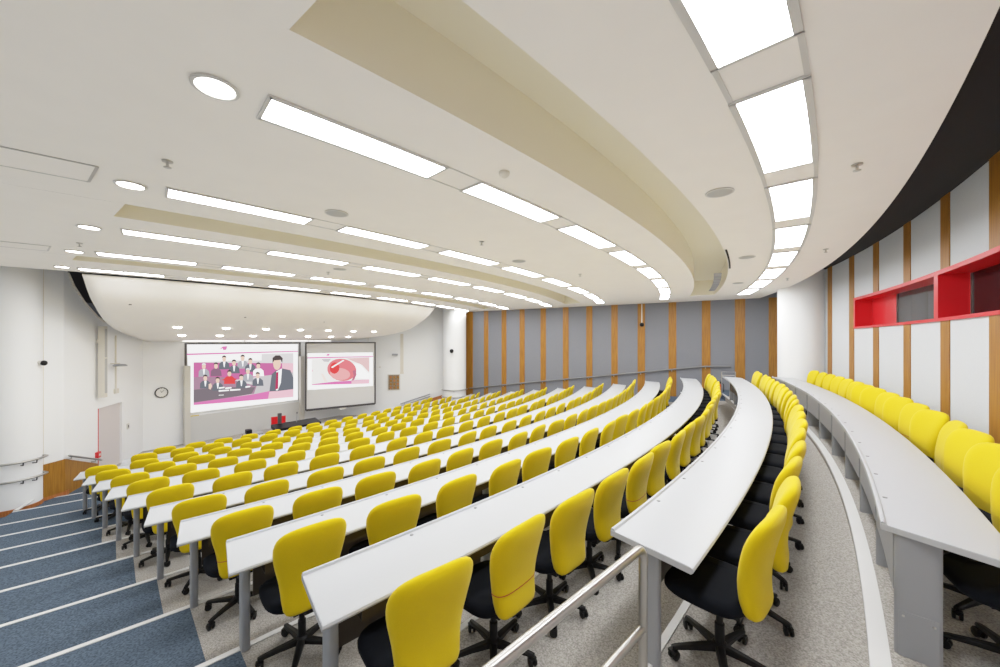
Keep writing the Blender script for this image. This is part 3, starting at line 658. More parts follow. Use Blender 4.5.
for z, g in ((.415, .80), (.42, .93), (.44, 1.0), (.475, 1.0), (.492, .96), (.502, .86), (.505, .6)):
    rows.append([(.245 * g * (abs(cos(a)) ** .55) * (1 if cos(a) > 0 else -1), .048 + .225 * g * (abs(sin(a)) ** .55) * (1 if sin(a) > 0 else -1) , z - (.018 if sin(a) > .5 and z > .45 else 0)) for a in [2 * pi * q / 32 for q in range(32)]])
mb.rings(rows); ME['seat'] = me_of(mb, 'seat', M['black'], True, 50)
mb = MB()
mb.box(-.09, -.13, .355, .09, .13, .418)
pts = [(0, -.10, .375), (0, -.17, .378), (0, -.205, .395), (0, -.205, .45)]
for a, b in zip(pts[:-1], pts[1:]):
    mb.add([(-.035, a[1], a[2] - .012), (.035, a[1], a[2] - .012), (.035, b[1], b[2] - .012), (-.035, b[1], b[2] - .012), (-.035, a[1] + .012, a[2] + .012), (.035, a[1] + .012, a[2] + .012), (.035, b[1] + .012, b[2] + .012), (-.035, b[1] + .012, b[2] + .012)],
           [(0, 1, 2, 3), (7, 6, 5, 4), (0, 4, 5, 1), (1, 5, 6, 2), (2, 6, 7, 3), (3, 7, 4, 0)])
ME['bracket'] = me_of(mb, 'back_bracket', M['plastic'], False)
mb = MB(); mb.lathe([(.027, .10), (.027, .235), (.019, .24), (.019, .36)], n=16); ME['lift'] = me_of(mb, 'gas_lift', M['plastic'])
mb = MB(); mb.tube([(.06, .02, .385), (.17, .02, .38), (.235, .02, .372)], [.006, .006, .009], 8); ME['lever'] = me_of(mb, 'lever', M['steel'])
mb = MB(); mb.lathe([(.035, .075), (.042, .08), (.042, .115), (.03, .125)], n=18)
for k in range(5):
    a = 2 * pi * k / 5 + .3
    u = (cos(a), sin(a)); n = (-u[1], u[0]); rings = []
    for s, w, z0, z1 in ((.02, .026, .078, .118), (.15, .021, .075, .103), (.255, .017, .066, .088), (.275, .013, .066, .083)):
        rings.append([(u[0] * s + n[0] * x, u[1] * s + n[1] * x, z) for x, z in ((-w, z0), (w, z0), (w, z1 - .008), (w * .6, z1), (-w * .6, z1), (-w, z1 - .008))])
    mb.rings(rings)
ME['base'] = me_of(mb, 'star_base', M['plastic'], False)
mb = MB()
for s in (-.016, .016):
    mb.rings([[(x, r * cos(2 * pi * q / 14), .028 + r * sin(2 * pi * q / 14)) for q in range(14)] for x, r in ((s - .009, .020), (s - .006, .0275), (s + .006, .0275), (s + .009, .020))])
mb.box(-.008, -.012, .03, .008, .012, .068); mb.box(-.024, -.024, .042, .024, .012, .058)
ME['caster'] = me_of(mb, 'caster', M['plastic'], True, 30)
# one merged base for far chairs whose lower half is a few pixels
mb = MB(); mb.lathe([(.03, .06), (.03, .36), (.09, .37), (.09, .415)], n=10)
for k in range(5):
    a = 2 * pi * k / 5 + .3; u = (cos(a), sin(a)); n = (-u[1], u[0])
    mb.rings([[(u[0] * s + n[0] * x, u[1] * s + n[1] * x, z) for x, z in ((-w, z0), (w, z0), (w, z1), (-w, z1))] for s, w, z0, z1 in ((.02, .026, .075, .115), (.25, .016, .055, .085), (.27, .03, .0, .06), (.30, .03, .0, .05))])
ME['farbase'] = me_of(mb, 'star_base', M['plastic'], False)

def child(name, me, parent, loc=(0, 0, 0), rz=0):
    o = bpy.data.objects.new(name, me); COL.objects.link(o); o.parent = parent; o.location = loc; o.rotation_euler = (0, 0, rz); return o
def chair(x, y, z, rz, spin, label, near, kind, turn, tall=None):
    t = thing('swivel_chair', label, 'chair', (x, y, z), rz + turn, 'yellow swivel chairs at the curved desks')
    if tall: t.scale = (1, 1, tall)
    b = child('backrest', ME[kind], t)
    if kind != 'back': b['label'] = 'yellow backrest with a red stitched seam line' if kind == 'backseam' else 'yellow backrest with a faint seam line'
    child('seat', ME['seat'], t)
    if near:
        child('back_bracket', ME['bracket'], t); child('gas_lift', ME['lift'], t); child('lever', ME['lever'], t)
        bs = child('star_base', ME['base'], t, (0, 0, 0), spin)
        for k in range(5):
            a = 2 * pi * k / 5 + .3
            child('caster', ME['caster'], bs, (.262 * cos(a), .262 * sin(a), 0), a + 1.2 + k * .9)
    else:
        child('star_base', ME['farbase'], t, (0, 0, 0), spin)
    return t
SEAMS = {(9, 1): 'backseam', (7, 0): 'backseam', (11, 6): 'backseam', (9, 4): 'backseam', (11, 9): 'backridge', (8, 3): 'backridge', (10, 4): 'backseam', (6, 5): 'backridge'}
rng = random.Random(11)
COUNT = 0
for i in range(11, -2, -1):
    S = seats(i); back = 12 - i; n = len(S)
    for k, p in enumerate(S):
        r = ROWR[i] + (.515 if i == 10 else .55) + rng.uniform(-.015, .03)
        if i == 11: r = min(r, ROWR[11] + .545)
        pp = p + rng.uniform(-.018, .018) / r
        x, y = pol(r, pp)
        row = 'rearmost desk' if i == 11 else 'frontmost desk' if i == -1 else '%s desk from the back' % ORD[back]
        if k < n - 3: where = '%s from the blue stairs' % ORD[k + 1]
        else: where = '%s from the far wall end' % ORD[n - k]
        if k == 0: where = 'nearest the blue stairs'
        if k == n - 1: where = 'nearest the far wall'
        lab = 'yellow-backed swivel chair %s at the %s' % (where, row)
        near = i >= 7 or k < 2
        chair(x, y, FLOORZ[i], pp + pi / 2, rng.uniform(0, 1.2), lab, near, SEAMS.get((i, k), 'back'), rng.uniform(-.10, .10) + (.20 + rng.uniform(-.22, .22) if i == 11 else 0), .978 if i in (9, 10) else 1.035 if (i, k) == (8, 0) else 1.008 if i == 8 else None)
        COUNT += 1
print('CHAIRS', COUNT)

# ------------------------------------------------------------------ rails
def arcpts(c, r, a0, a1, z, n): return [(c[0] + r * cos(a0 + (a1 - a0) * k / n), c[1] + r * sin(a0 + (a1 - a0) * k / n), z if not callable(z) else z(k / n)) for k in range(n + 1)]
# guard rail at the end of the second desk
gx, gy = .705, 1.86; tx, ty = -.725, -.689; z0 = FLOORZ[10]
t = thing('guard_rail', 'polished steel guard rail with two bars at the end of the second desk', 'handrail', (gx, gy, z0))
top = EYE - 1.015
mb = MB(); pts = [(gx, gy, z0), (gx, gy, top - .06)]
for k in range(1, 7):
    a = k / 6 * pi / 2; pts.append((gx + tx * .06 * (1 - cos(a)), gy + ty * .06 * (1 - cos(a)), top - .06 + .06 * sin(a)))
pts.append((gx + tx * 1.75, gy + ty * 1.75, top))
mb.tube(pts, .021, 16); mb.build('top_bar', M['chrome'], t, True, 60)
mb = MB(); mb.tube([(gx, gy, top - .40), (gx + tx * 1.75, gy + ty * 1.75, top - .40)], .019, 14); mb.build('lower_bar', M['chrome'], t, True, 60)
mb = MB(); mb.tube([(gx + tx * 1.72, gy + ty * 1.72, z0), (gx + tx * 1.72, gy + ty * 1.72, top)], .021, 14); mb.build('post', M['chrome'], t, True, 60)
mb = MB(); mb.lathe([(.05, 0), (.05, .008), (.024, .012)], (gx, gy, z0), 20); mb.build('base_flange', M['chrome'], t)
# rings of rail on the near column
CR = .57
cc = (-11.20, 8.64)
for nm, z in (('upper', EYE - 2.72), ('lower', EYE - 3.12)):
    t = thing('handrail', '%s steel handrail wrapping the white column by the lower stairs' % nm, 'handrail', (cc[0], cc[1], z), 0, 'handrails round the near column')
    mb = MB(); pts = arcpts(cc, CR, -1.9, .52, z, 24)
    for k in range(1, 6):
        a = .52 + k / 5 * .25; rr = CR - k / 5 * .10; pts.append((cc[0] + rr * cos(a), cc[1] + rr * sin(a), z))
    mb.tube(pts, .024, 10); mb.build('bar', M['steel'], t, True, 60)
    for a in (-1.3, -.35, .05):
        mb = MB(); mb.tube([(cc[0] + .46 * cos(a), cc[1] + .46 * sin(a), z - .09), (cc[0] + .56 * cos(a), cc[1] + .56 * sin(a), z - .085), (cc[0] + CR * cos(a), cc[1] + CR * sin(a), z - .01)], .012, 8); mb.build('bracket', M['frame'], t)
# rail on the oak dado by the door
t = thing('handrail', 'short steel handrail on the oak dado beside the door', 'handrail', (*fw(.5), .9))
a, b = fw(.02), fw(1.42); n = (.919 * .09, .394 * .09)
P = lambda q, z: (a[0] + (b[0] - a[0]) * q + n[0], a[1] + (b[1] - a[1]) * q + n[1], z)
mb = MB(); mb.tube([P(0, 1.09), P(1, .58)], .025, 10); mb.build('bar', M['steel'], t, True, 60)
for q in (.06, .8):
    z = 1.09 - .51 * q; p = P(q, z); mb = MB(); mb.tube([(p[0] - n[0] * .95, p[1] - n[1] * .95, z - .07), (p[0], p[1], z - .07), (p[0], p[1], z - .01)], .014, 8); mb.build('bracket', M['steel'], t)
# long sloping rail on the striped wall
t = thing('handrail', 'long sloping handrail across the grey wall with oak stripes', 'handrail', (*aw(6, -.08), 1.8))
prof = [(.35, EYE - 2.60), (12.3, EYE - .99), (12.6, EYE - .985)]
prof = [(.35, EYE - 2.60), (3.5, EYE - 2.14), (7, EYE - 1.66), (10.4, EYE - 1.185), (11.6, EYE - 1.02), (12.45, EYE - .99)]
mb = MB(); mb.tube([(*aw(s, -.09), z) for s, z in prof], .032, 10); mb.build('bar', M['port'], t, True, 60)
for s in (1.36, 2.45, 3.5, 4.65, 5.8, 6.93, 8.06, 9.18, 10.39, 11.6):
    z = interp(s, [q[0] for q in prof], [q[1] for q in prof]); mb = MB()
    mb.tube([(*aw(s, -.02), z - .07), (*aw(s, -.09), z - .07), (*aw(s, -.09), z - .01)], .014, 8); mb.build('bracket', M['steel'], t)
# rails round the far column, rail on the stage side wall
cc = (-2.39, 19.86)
for nm, z in (('upper', EYE - 2.56), ('lower', EYE - 2.92)):
    t = thing('handrail', '%s thin rail round the white column beside the oak striped wall' % nm, 'handrail', (cc[0], cc[1], z), 0, 'handrails round the far column')
    mb = MB(); mb.tube(arcpts(cc, .67, -2.9, -.1, lambda q: z + .02 * q, 20), .026, 8); mb.build('bar', M['steel'], t, True, 60)
    for a in (-1.5,):
        mb = MB(); mb.tube([(cc[0] + .59 * cos(a), cc[1] + .59 * sin(a), z - .07), (cc[0] + .67 * cos(a), cc[1] + .67 * sin(a), z - .07), (cc[0] + .67 * cos(a), cc[1] + .67 * sin(a), z)], .014, 6); mb.build('bracket', M['steel'], t)
t = thing('handrail', 'double sloping handrail on the stage side wall above the red oak dado', 'handrail', (*sw(.5), 1.0))
for dz in (0, -.13):
    pa, pb = sw(.578), sw(.869)
    mb = MB(); mb.tube([(pa[0] + .03, pa[1] - .12, EYE - 3.36 + dz), (pb[0] + .03, pb[1] - .12, EYE - 2.88 + dz)], .025, 8); mb.build('bar', M['greymetal'], t, True, 60)
for s, q in ((.62, .13), (.82, .85)):
    p = sw(s); z = EYE - 3.36 + .48 * q
    mb = MB(); mb.tube([(p[0], p[1] - .01, z - .07), (p[0] + .02, p[1] - .12, z - .07), (p[0] + .02, p[1] - .12, z)], .015, 6); mb.build('bracket', M['greymetal'], t)
# railing frame at the far end of the rearmost desk, fire extinguisher behind
ex = pol(ROWR[11] - .02, phib(ROWR[11], 14.35))
t = thing('guard_rail', 'small grey guard rail at the far end of the second desk', 'handrail', (7.8, 12.92, FLOORZ[10]))
mb = MB()
a, b = (7.62, 12.98), (8.02, 12.86)
zt = FLOORZ[10] + .83
mb.tube([(*a, FLOORZ[10]), (*a, zt), (*b, zt), (*b, FLOORZ[10])], .018, 8); mb.build('top_bar', M['steel'], t)
mb = MB(); mb.tube([(*a, zt - .12), (*b, zt - .12)], .014, 8); mb.build('lower_bar', M['steel'], t)
t = thing('fire_extinguisher', 'red fire extinguisher with black hose standing near the far wall', 'fire extinguisher', (7.78, 13.40, FLOORZ[10]))
mb = MB(); mb.lathe([(.07, 0), (.075, .02), (.075, .30), (.05, .36), (.02, .38)], (7.78, 13.40, FLOORZ[10]), 20); mb.build('cylinder', M['red'], t, True)
mb = MB(); mb.box(7.74, 13.37, FLOORZ[10] + .38, 7.82, 13.43, FLOORZ[10] + .45); mb.tube([(7.80, 13.38, FLOORZ[10] + .42), (7.90, 13.33, FLOORZ[10] + .36), (7.90, 13.33, FLOORZ[10] + .1)], .014, 8); mb.build('valve', M['plastic'], t)

# ------------------------------------------------------------------ cameras, clock, wall gear
def ball_camera(lab, x, y, z, dirx, diry, k=1):
    t = thing('security_camera', lab, 'security camera', (x, y, z), 0)
    mb = MB(); mb.lathe([(.02 * k, -.06 * k), (.05 * k, -.04 * k), (.062 * k, 0), (.05 * k, .04 * k), (.02 * k, .06 * k)], (x + dirx * .08 * k, y + diry * .08 * k, z), 18); mb.build('dome', M['plastic'], t, True, 80)
    mb = MB(); mb.tube([(x - dirx * .01, y - diry * .01, z + .01), (x + dirx * .06, y + diry * .06, z + .01)], .05, 14); mb.build('mount', M['alu'], t, True)
    return t
ball_camera('small black ball camera on the white column by the lower stairs', -11.20 + .47 * .93, 8.64 + .47 * .37, EYE - .53, .93, .37)
ball_camera('small black ball camera on the far column beside the oak striped wall', -2.45, 19.86 - .597, EYE - .54, 0, -1, 1.7)
t = thing('pendant_camera', 'black ball camera hanging on a thin rod before the striped wall', 'security camera', (5.9, 15.7, CEIL))
mb = MB(); mb.tube([(5.9, 15.7, CEIL), (5.9, 15.7, EYE + .72)], .022, 10); mb.build('rod', M['alu'], t)
mb = MB(); mb.lathe([(.02, .08), (.08, .05), (.095, 0), (.075, -.06), (.02, -.09)], (5.9, 15.7, EYE + .66), 18); mb.build('dome', M['plastic'], t, True, 80)
# wall clock
wd = (.553, .833); wn = (.833, -.553)
def ww(s, o=0): return (K[0] + (WE[0] - K[0]) / 7.53 * s + wn[0] * o, K[1] + (WE[1] - K[1]) / 7.53 * s + wn[1] * o)
def disc(mb, c, u, r0, r1, o0, o1, n=28, z=0):
    rings = []
    for r, o in ((r0, o0), (r1, o0), (r1, o1), (r0, o1)):
        rings.append([(c[0] + u[0] * r * cos(2 * pi * q / n) + wn[0] * o, c[1] + u[1] * r * cos(2 * pi * q / n) + wn[1] * o, z + r * sin(2 * pi * q / n)) for q in range(n)])
    mb.rings(rings, r0 < .01)
c = ww(.50); zc = EYE - 1.88
t = thing('wall_clock', 'round white wall clock with dark rim beside the large screen', 'clock', (*c, zc))
mb = MB(); disc(mb, c, wd, .001, .165, .01, .03, 28, zc); mb.build('dial', M['clockface'], t)
mb = MB(); disc(mb, c, wd, .16, .19, .005, .05, 28, zc); mb.build('rim', M['frame'], t)
for q in range(12):
    mb = MB(); a = q * pi / 6; mb.add([(c[0] + wd[0] * r * cos(a + e) + wn[0] * .032, c[1] + wd[1] * r * cos(a + e) + wn[1] * .032, zc + r * sin(a + e)) for r, e in ((.14, -.05), (.14, .05), (.16, .045), (.16, -.045))], [(0, 1, 2, 3)]); mb.build('hour_mark', M['frame'], t)
for L, a, nm in ((.08, 1.9, 'hour_hand'), (.12, .9, 'minute_hand')):
    mb = MB(); mb.tube([(c[0] + wn[0] * .036, c[1] + wn[1] * .036, zc), (c[0] + wd[0] * L * cos(a) + wn[0] * .036, c[1] + wd[1] * L * cos(a) + wn[1] * .036, zc + L * sin(a))], .006, 6); mb.build(nm, M['frame'], t)
# column loudspeaker on the left wall
t = thing('column_speaker', 'tall slim pale column loudspeaker on the wall above the door', 'loudspeaker', (*fw(1.52), EYE - 1.3))
mb = MB(); fbox(mb, 1.32, 1.47, .06, .20, EYE - 1.62, EYE + .40); mb.build('cabinet', M['cream'], t)
for za, zb2 in ((EYE - .48, EYE + .33), (EYE - 1.5, EYE - .52)):
    mb = MB(); fbox(mb, 1.34, 1.45, .195, .205, za, zb2); mb.build('grille', M['speaker'], t)
mb = MB(); fbox(mb, 1.36, 1.42, -.01, .07, EYE - .06, EYE + .02); mb.build('bracket', M['cream'], t)
# bracket lamp and conduit on the left wall
t = thing('wall_sensor', 'dark flat sensor on a thin wall arm near the column loudspeaker', 'wall sensor', (*fw(2.4), EYE - .6))
p = fw(2.1); n = (.919, .394)
mb = MB(); mb.tube([(*p, EYE - .70), (p[0] + n[0] * .22, p[1] + n[1] * .22, EYE - .70)], .018, 8); mb.build('arm', M['cream'], t)
mb = MB(); cx_, cy_ = p[0] + n[0] * .22, p[1] + n[1] * .22
mb.lathe([(.16, -.02), (.17, 0), (.12, .04), (.03, .05)], (cx_, cy_, EYE - .76), 20); mb.build('sensor_head', M['greymetal'], t, True)
t = thing('wall_conduit', 'pale vertical conduit with a small box on the wall above the door', 'conduit', (*fw(2.5), EYE - .6))
mb = MB(); fbox(mb, 2.34, 2.39, 0, .03, EYE - 1.5, EYE + .15); mb.build('conduit', M['cream'], t)
mb = MB(); fbox(mb, 2.28, 2.44, 0, .06, EYE - 1.62, EYE - 1.48); mb.build('junction_box', M['cream'], t)
t = thing('light_switch', 'small grey switch plate on the wall beside the door', 'switch', (*fw(3.1), EYE - 2.7))
mb = MB(); fbox(mb, 3.05, 3.17, 0, .02, EYE - 2.88, EYE - 2.70); mb.build('plate', M['alu'], t)
mb = MB(); fbox(mb, 3.09, 3.13, .02, .03, EYE - 2.83, EYE - 2.75); mb.build('rocker', M['frame'], t)
t = thing('fire_call_point', 'small red fire call point on the wall beside the door frame', 'fire alarm', (*fw(1.4), EYE - 3.2))
mb = MB(); fbox(mb, 1.32, 1.46, 0, .07, EYE - 3.32, EYE - 3.16); mb.build('case', M['red'], t)
mb = MB(); fbox(mb, 1.36, 1.42, .07, .075, EYE - 3.27, EYE - 3.21); mb.build('glass_plate', M['clockface'], t)
# gear on the stage side wall
su = (sw(1)[0] - sw(0)[0], sw(1)[1] - sw(0)[1]); sl = hypot(*su); su = (su[0] / sl, su[1] / sl); sn = (su[1], -su[0])
def sbox(mb, s0, s1, o0, o1, z0, z1):
    c = sw((s0 + s1) / 2); mb.obox((c[0] + sn[0] * (o0 + o1) / 2, c[1] + sn[1] * (o0 + o1) / 2), su, sn, abs(s1 - s0) * sl / 2, abs(o1 - o0) / 2, z0, z1)
def s_at(u):
    k = (u - 500) / 377.4; d = (sw(1)[0] - sw(0)[0], sw(1)[1] - sw(0)[1]); p = sw(0)
    return (k * p[1] - p[0]) / (d[0] - k * d[1])
t = thing('notice_board', 'brown framed notice with small rows on the white stage side wall', 'notice', (*sw(.516), EYE - 2.2))
SA, SB = .46, .572
mb = MB(); sbox(mb, SA, SB, 0, .03, EYE - 2.62, EYE - 1.82); mb.build('board', M['notice'], t)
mb = MB()
for a, b in ((SA - .005, SA + .004), (SB - .004, SB + .005)): sbox(mb, a, b, 0, .04, EYE - 2.64, EYE - 1.80)
sbox(mb, SA, SB, 0, .04, EYE - 2.65, EYE - 2.61); sbox(mb, SA, SB, 0, .04, EYE - 1.83, EYE - 1.79); mb.build('frame', M['alu'], t)
for q in range(4):
    for w in range(3):
        mb = MB(); sbox(mb, SA + .018 + w * .034, SA + .036 + w * .034, .03, .036, EYE - 2.55 + q * .18, EYE - 2.44 + q * .18); mb.build('card', M['orange'] if (q + w) % 3 == 0 else M['wood'], t)
t = thing('wall_camera', 'small grey camera on the wall above the brown notice', 'security camera', (*sw(.527), EYE - .72))
mb = MB(); sbox(mb, .500, .555, .04, .26, EYE - .80, EYE - .70); mb.build('housing', M['greymetal'], t)
mb = MB(); sbox(mb, .52, .535, 0, .06, EYE - .78, EYE - .74); mb.build('mount', M['alu'], t)
t = thing('wall_conduit', 'pale vertical conduit on the wall beside the brown notice', 'conduit', (*sw(.593), EYE - .8))
mb = MB(); sbox(mb, .578, .586, 0, .03, EYE - 1.7, EYE + .35); sbox(mb, .60, .608, 0, .03, EYE - 1.7, EYE + .35); sbox(mb, .578, .608, 0, .02, EYE - 1.7, EYE + .35); mb.build('conduit', M['cream'], t)
mb = MB(); sbox(mb, .575, .611, 0, .05, EYE - 1.78, EYE - 1.70); mb.build('junction_box', M['cream'], t)

# ------------------------------------------------------------------ screens
PAL = dict(white=(1, 1, 1), pink=(.66, .17, .40), rose=(.82, .48, .56), palegrey=(.72, .72, .74), lightgrey=(.66, .64, .65), magenta=(.52, .13, .30), midgrey=(.52, .50, .51), plum=(.34, .20, .27),
           charcoal=(.17, .14, .16), suit=(.13, .14, .165), greysuit=(.36, .36, .40), dress=(.22, .12, .18), red=(.72, .06, .06), skin=(.80, .55, .44), hair=(.07, .055, .055), tie=(.42, .04, .10),
           cream=(.84, .83, .80), rosegrey=(.72, .48, .48), petri=(.72, .18, .20), petrilight=(.80, .36, .36), petridark=(.45, .14, .20), skinpale=(.85, .72, .66))
PM = {}
def pmat(c, s=1.25):
    if c not in PM: PM[c] = emis('picture_' + c, PAL[c], s)
    return PM[c]
def picture(mb, polys, L, R, top, bot, off):
    d = (R[0] - L[0], R[1] - L[1]); l = hypot(*d); n = (d[1] / l, -d[0] / l); names = []
    for k, (c, pts) in enumerate(polys):
        if c not in names: names.append(c)
        o = off + .0006 * k
        mb.add([(L[0] + d[0] * s + n[0] * o, L[1] + d[1] * s + n[1] * o, top - (top - bot) * t) for s, t in pts], [tuple(range(len(pts)))], names.index(c))
    return [pmat(c) for c in names]
def screen(name, label, L, R, top, bot, polys, bw, thick):
    d = (R[0] - L[0], R[1] - L[1]); l = hypot(*d); u = (d[0] / l, d[1] / l); n = (u[1], -u[0])
    c = ((L[0] + R[0]) / 2, (L[1] + R[1]) / 2)
    t = thing(name, label, 'screen', (*c, bot))
    mb = MB(); mb.obox((c[0] - n[0] * .02, c[1] - n[1] * .02), u, n, l / 2, .015, bot, top); mb.build('screen_cloth', M['scrgrey'], t)
    mb = MB()
    for sg in (-1, 1): mb.obox((c[0] + u[0] * (l / 2 + bw / 2) * sg, c[1] + u[1] * (l / 2 + bw / 2) * sg), u, n, bw / 2, .035, bot - bw, top + bw)
    mb.obox(c, u, n, l / 2, .035, top, top + bw)
    if thick: mb.obox(c, u, n, l / 2 + bw * .2, .05, bot - thick, bot)
    mb.build('frame', M['frame'], t)
    mb = MB(); ms = picture(mb, polys, L, R, top, bot, .002); o = mb.build('projected_page', ms, t)
    o['label'] = 'projected web page picture'
    return t, u, n, c, l
s1, u1, n1, c1, l1 = screen('projection_screen', 'large projection screen showing a group of suited people on a web page', (-11.8, 14.2), (-9.44, 17.75), EYE - .14, EYE - 2.81, PICTURE_ONE, .045, 0)
s2, u2, n2, c2, l2 = screen('projection_screen', 'smaller hanging screen showing a hand holding a red dish', (-8.82, 17.2), (-6.32, 18.99), EYE - .14, EYE - 3.135, PICTURE_TWO, .06, .09)
mb = MB(); mb.obox((c2[0] + n2[0] * .06, c2[1] + n2[1] * .06), u2, n2, .14, .03, EYE - 3.30, EYE - 3.22); mb.build('pull_handle', M['alu'], s2)
mb = MB()
for q in (-.8, .8): 
    x, y = c2[0] + u2[0] * q * l2 / 2, c2[1] + u2[1] * q * l2 / 2
    mb.tube([(x, y, EYE - .09), (x, y, EYE + .25)], .012, 6)
mb.build('hanger', M['alu'], s2)
p = (c2[0] + u2[0] * (l2 / 2 + .05), c2[1] + u2[1] * (l2 / 2 + .05))
mb = MB(); mb.tube([(p[0], p[1], EYE - 1.35), (p[0] + u2[0] * .2, p[1] + u2[1] * .2, EYE - 1.35)], .012, 6); mb.lathe([(.02, -.04), (.05, 0), (.02, .04)], (p[0] + u2[0] * .24, p[1] + u2[1] * .24, EYE - 1.35), 12); mb.build('side_knob', M['alu'], s2)
# sliding grey board below the large screen
t = thing('sliding_board', 'tall grey sliding board with posts beneath the large screen', 'whiteboard', (c1[0], c1[1], STAGE))
off = .10
mb = MB(); mb.obox((c1[0] + n1[0] * .04, c1[1] + n1[1] * .04), u1, n1, l1 / 2 - .02, .02, STAGE, EYE - 2.88); mb.build('board', M['board'], t)
for k, (q, za, w) in enumerate(((-1, EYE - .95, .085), (1, EYE - .75, .085))):
    x, y = c1[0] + u1[0] * (l1 / 2 + .03) * q + n1[0] * .15, c1[1] + u1[1] * (l1 / 2 + .03) * q + n1[1] * .15
    mb = MB(); mb.obox((x, y), u1, n1, w, .09, STAGE, za); mb.build('post', M['alu'], t)
    x, y = c1[0] + u1[0] * (l1 / 2 + .02) * q, c1[1] + u1[1] * (l1 / 2 + .02) * q
    mb = MB(); mb.obox((x, y), u1, n1, .02, .05, STAGE, EYE - 2.88); mb.build('rail', M['frame'] if q < 0 else M['alu'], t)
x, y = c1[0] - u1[0] * (l1 / 2 - .2), c1[1] - u1[1] * (l1 / 2 - .2)
mb = MB(); mb.obox((x + n1[0] * .065, y + n1[1] * .065), u1, n1, .17, .004, EYE - 2.885, EYE - 2.845); mb.build('label_strip', mat('yellow_label', (.62, .48, .12), .6), t)

# ------------------------------------------------------------------ stage furniture
gz = STAGE
a = (-8.50, 14.15); b = (-7.35, 15.25)
d = (b[0] - a[0], b[1] - a[1]); l = hypot(*d); u = (d[0] / l, d[1] / l); n = (u[1], -u[0]); c = ((a[0] + b[0]) / 2, (a[1] + b[1]) / 2)
t = thing('podium', 'long black lectern console in front of the screens', 'lectern', (*c, gz))
mb = MB(); mb.obox(c, u, n, l / 2 - .04, .30, gz, .60); mb.build('cabinet', M['frame'], t)
mb = MB()
for q, z0_, z1_ in ((-.48, .86, .92), (.24, .95, 1.0), ): pass
vs = []
for sx, zz in ((-1, .80), (1, .80)):
    for o, z in ((-.36, .62), (.36, .61), (.36, .70), (-.36, .76)): vs.append((c[0] + u[0] * sx * l / 2 + n[0] * o, c[1] + u[1] * sx * l / 2 + n[1] * o, z + (.05 if sx > 0 and z > .65 else 0)))
mb.add(vs, [(0, 1, 2, 3), (7, 6, 5, 4), (0, 4, 5, 1), (1, 5, 6, 2), (2, 6, 7, 3), (3, 7, 4, 0)]); mb.build('worktop', M['plastic'], t)
x, y = c[0] + u[0] * -.56 - n[0] * .1, c[1] + u[1] * -.56 - n[1] * .1
t = thing('monitor_post', 'slim dark upright monitor standing at the end of the console', 'monitor', (x, y, .78))
mb = MB(); mb.obox((x, y), u, n, .06, .05, .80, 1.20); mb.build('screen_case', M['frame'], t)
mb = MB(); mb.obox((x, y), u, n, .08, .08, .78, .80); mb.build('stand', M['plastic'], t)
x, y = c[0] + u[0] * .0, c[1] + u[1] * .0
t = thing('microphone', 'thin gooseneck microphone rising from the console', 'microphone', (x, y, .80))
mb = MB(); mb.tube([(x, y, .80), (x + .01, y, 1.0), (x + .03, y - .02, 1.14)], .008, 8); mb.build('gooseneck', M['greymetal'], t)
mb = MB(); mb.lathe([(.012, -.03), (.02, 0), (.012, .03)], (x + .03, y - .02, 1.16), 10); mb.build('capsule', M['plastic'], t)
x, y = -9.10, 15.5
t = thing('presenter_chair', 'red-backed chair behind the black console', 'chair', (x, y, gz), atan2(u[1], u[0]))
mb = MB(); mb.obox((x, y), u, n, .26, .03, .48, .86); mb.build('backrest', M['red'], t)
mb = MB(); mb.obox((x + n[0] * .26, y + n[1] * .26), u, n, .24, .22, .42, .50); mb.build('seat', M['red'], t)
for sx in (-1, 1):
    for o in (.0, .44):
        px, py = x + u[0] * .2 * sx + n[0] * o, y + u[1] * .2 * sx + n[1] * o
        mb = MB(); mb.tube([(px, py, gz), (px, py, .55 if o == 0 else .43)], .016, 8); mb.build('leg', M['steel'], t)
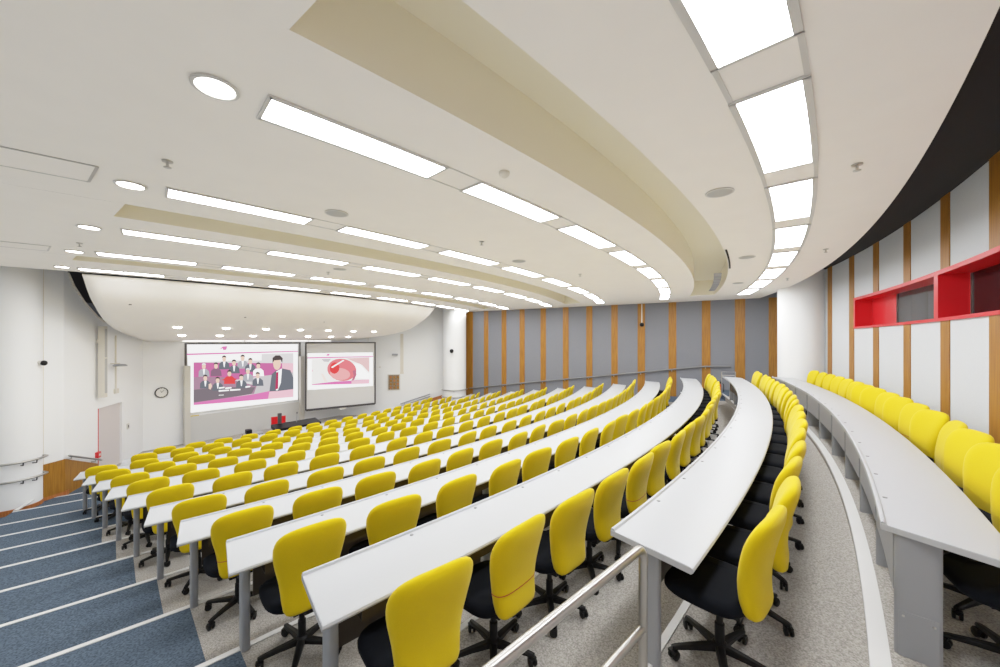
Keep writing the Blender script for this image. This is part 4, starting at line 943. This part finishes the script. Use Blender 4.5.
x, y = -9.15, 13.95
t = thing('side_trolley', 'small dark equipment trolley at the end of the console', 'trolley', (x, y, gz))
mb = MB(); mb.obox((x, y), u, n, .30, .22, .52, .56); mb.build('top_shelf', M['greymetal'], t)
mb = MB(); mb.obox((x, y), u, n, .30, .22, .26, .29); mb.build('lower_shelf', M['alu'], t)
for sx in (-1, 1):
    for sy in (-1, 1):
        px, py = x + u[0] * .27 * sx + n[0] * .19 * sy, y + u[1] * .27 * sx + n[1] * .19 * sy
        mb = MB(); mb.tube([(px, py, gz), (px, py, .54)], .015, 8); mb.build('leg', M['frame'], t)
mb = MB(); mb.obox((x - u[0] * .12, y - u[1] * .12), u, n, .09, .12, .56, .70); mb.build('recorder', M['plastic'], t)

# ------------------------------------------------------------------ light, camera
w = bpy.data.worlds.new('world'); SC.world = w; w.use_nodes = True
w.node_tree.nodes['Background'].inputs['Color'].default_value = (.9, .92, 1, 1)
w.node_tree.nodes['Background'].inputs['Strength'].default_value = .04
cam = bpy.data.cameras.new('camera'); co = bpy.data.objects.new('camera', cam); COL.objects.link(co)
co.location = (0, 0, EYE); co.rotation_euler = (pi / 2, 0, 0)
cam.sensor_width = 36; cam.lens = 36 * .3774; cam.shift_y = 6.9 / 1000; cam.clip_start = .02; cam.clip_end = 200
SC.camera = co
SC.view_settings.view_transform = 'Standard'
SC.view_settings.look = 'None'
SC.view_settings.exposure = 0.15
SC.cycles.max_bounces = 10; SC.cycles.diffuse_bounces = 6; SC.cycles.glossy_bounces = 3
SC.cycles.use_denoising = True

SC.cycles.use_fast_gi = True
SC.cycles.fast_gi_method = 'ADD'
w.light_settings.ao_factor = .19
w.light_settings.distance = 2.5

# gentle highlight roll-off, like the photograph's even exposure
vs_ = SC.view_settings
vs_.use_curve_mapping = True
cmap = vs_.curve_mapping
cmap.white_level = (2.2, 2.2, 2.2)
cv = cmap.curves[3]
for px_, py_ in ((.09, .20), (.2273, .45), (.4545, .72)): cv.points.new(px_, py_)
cmap.update()
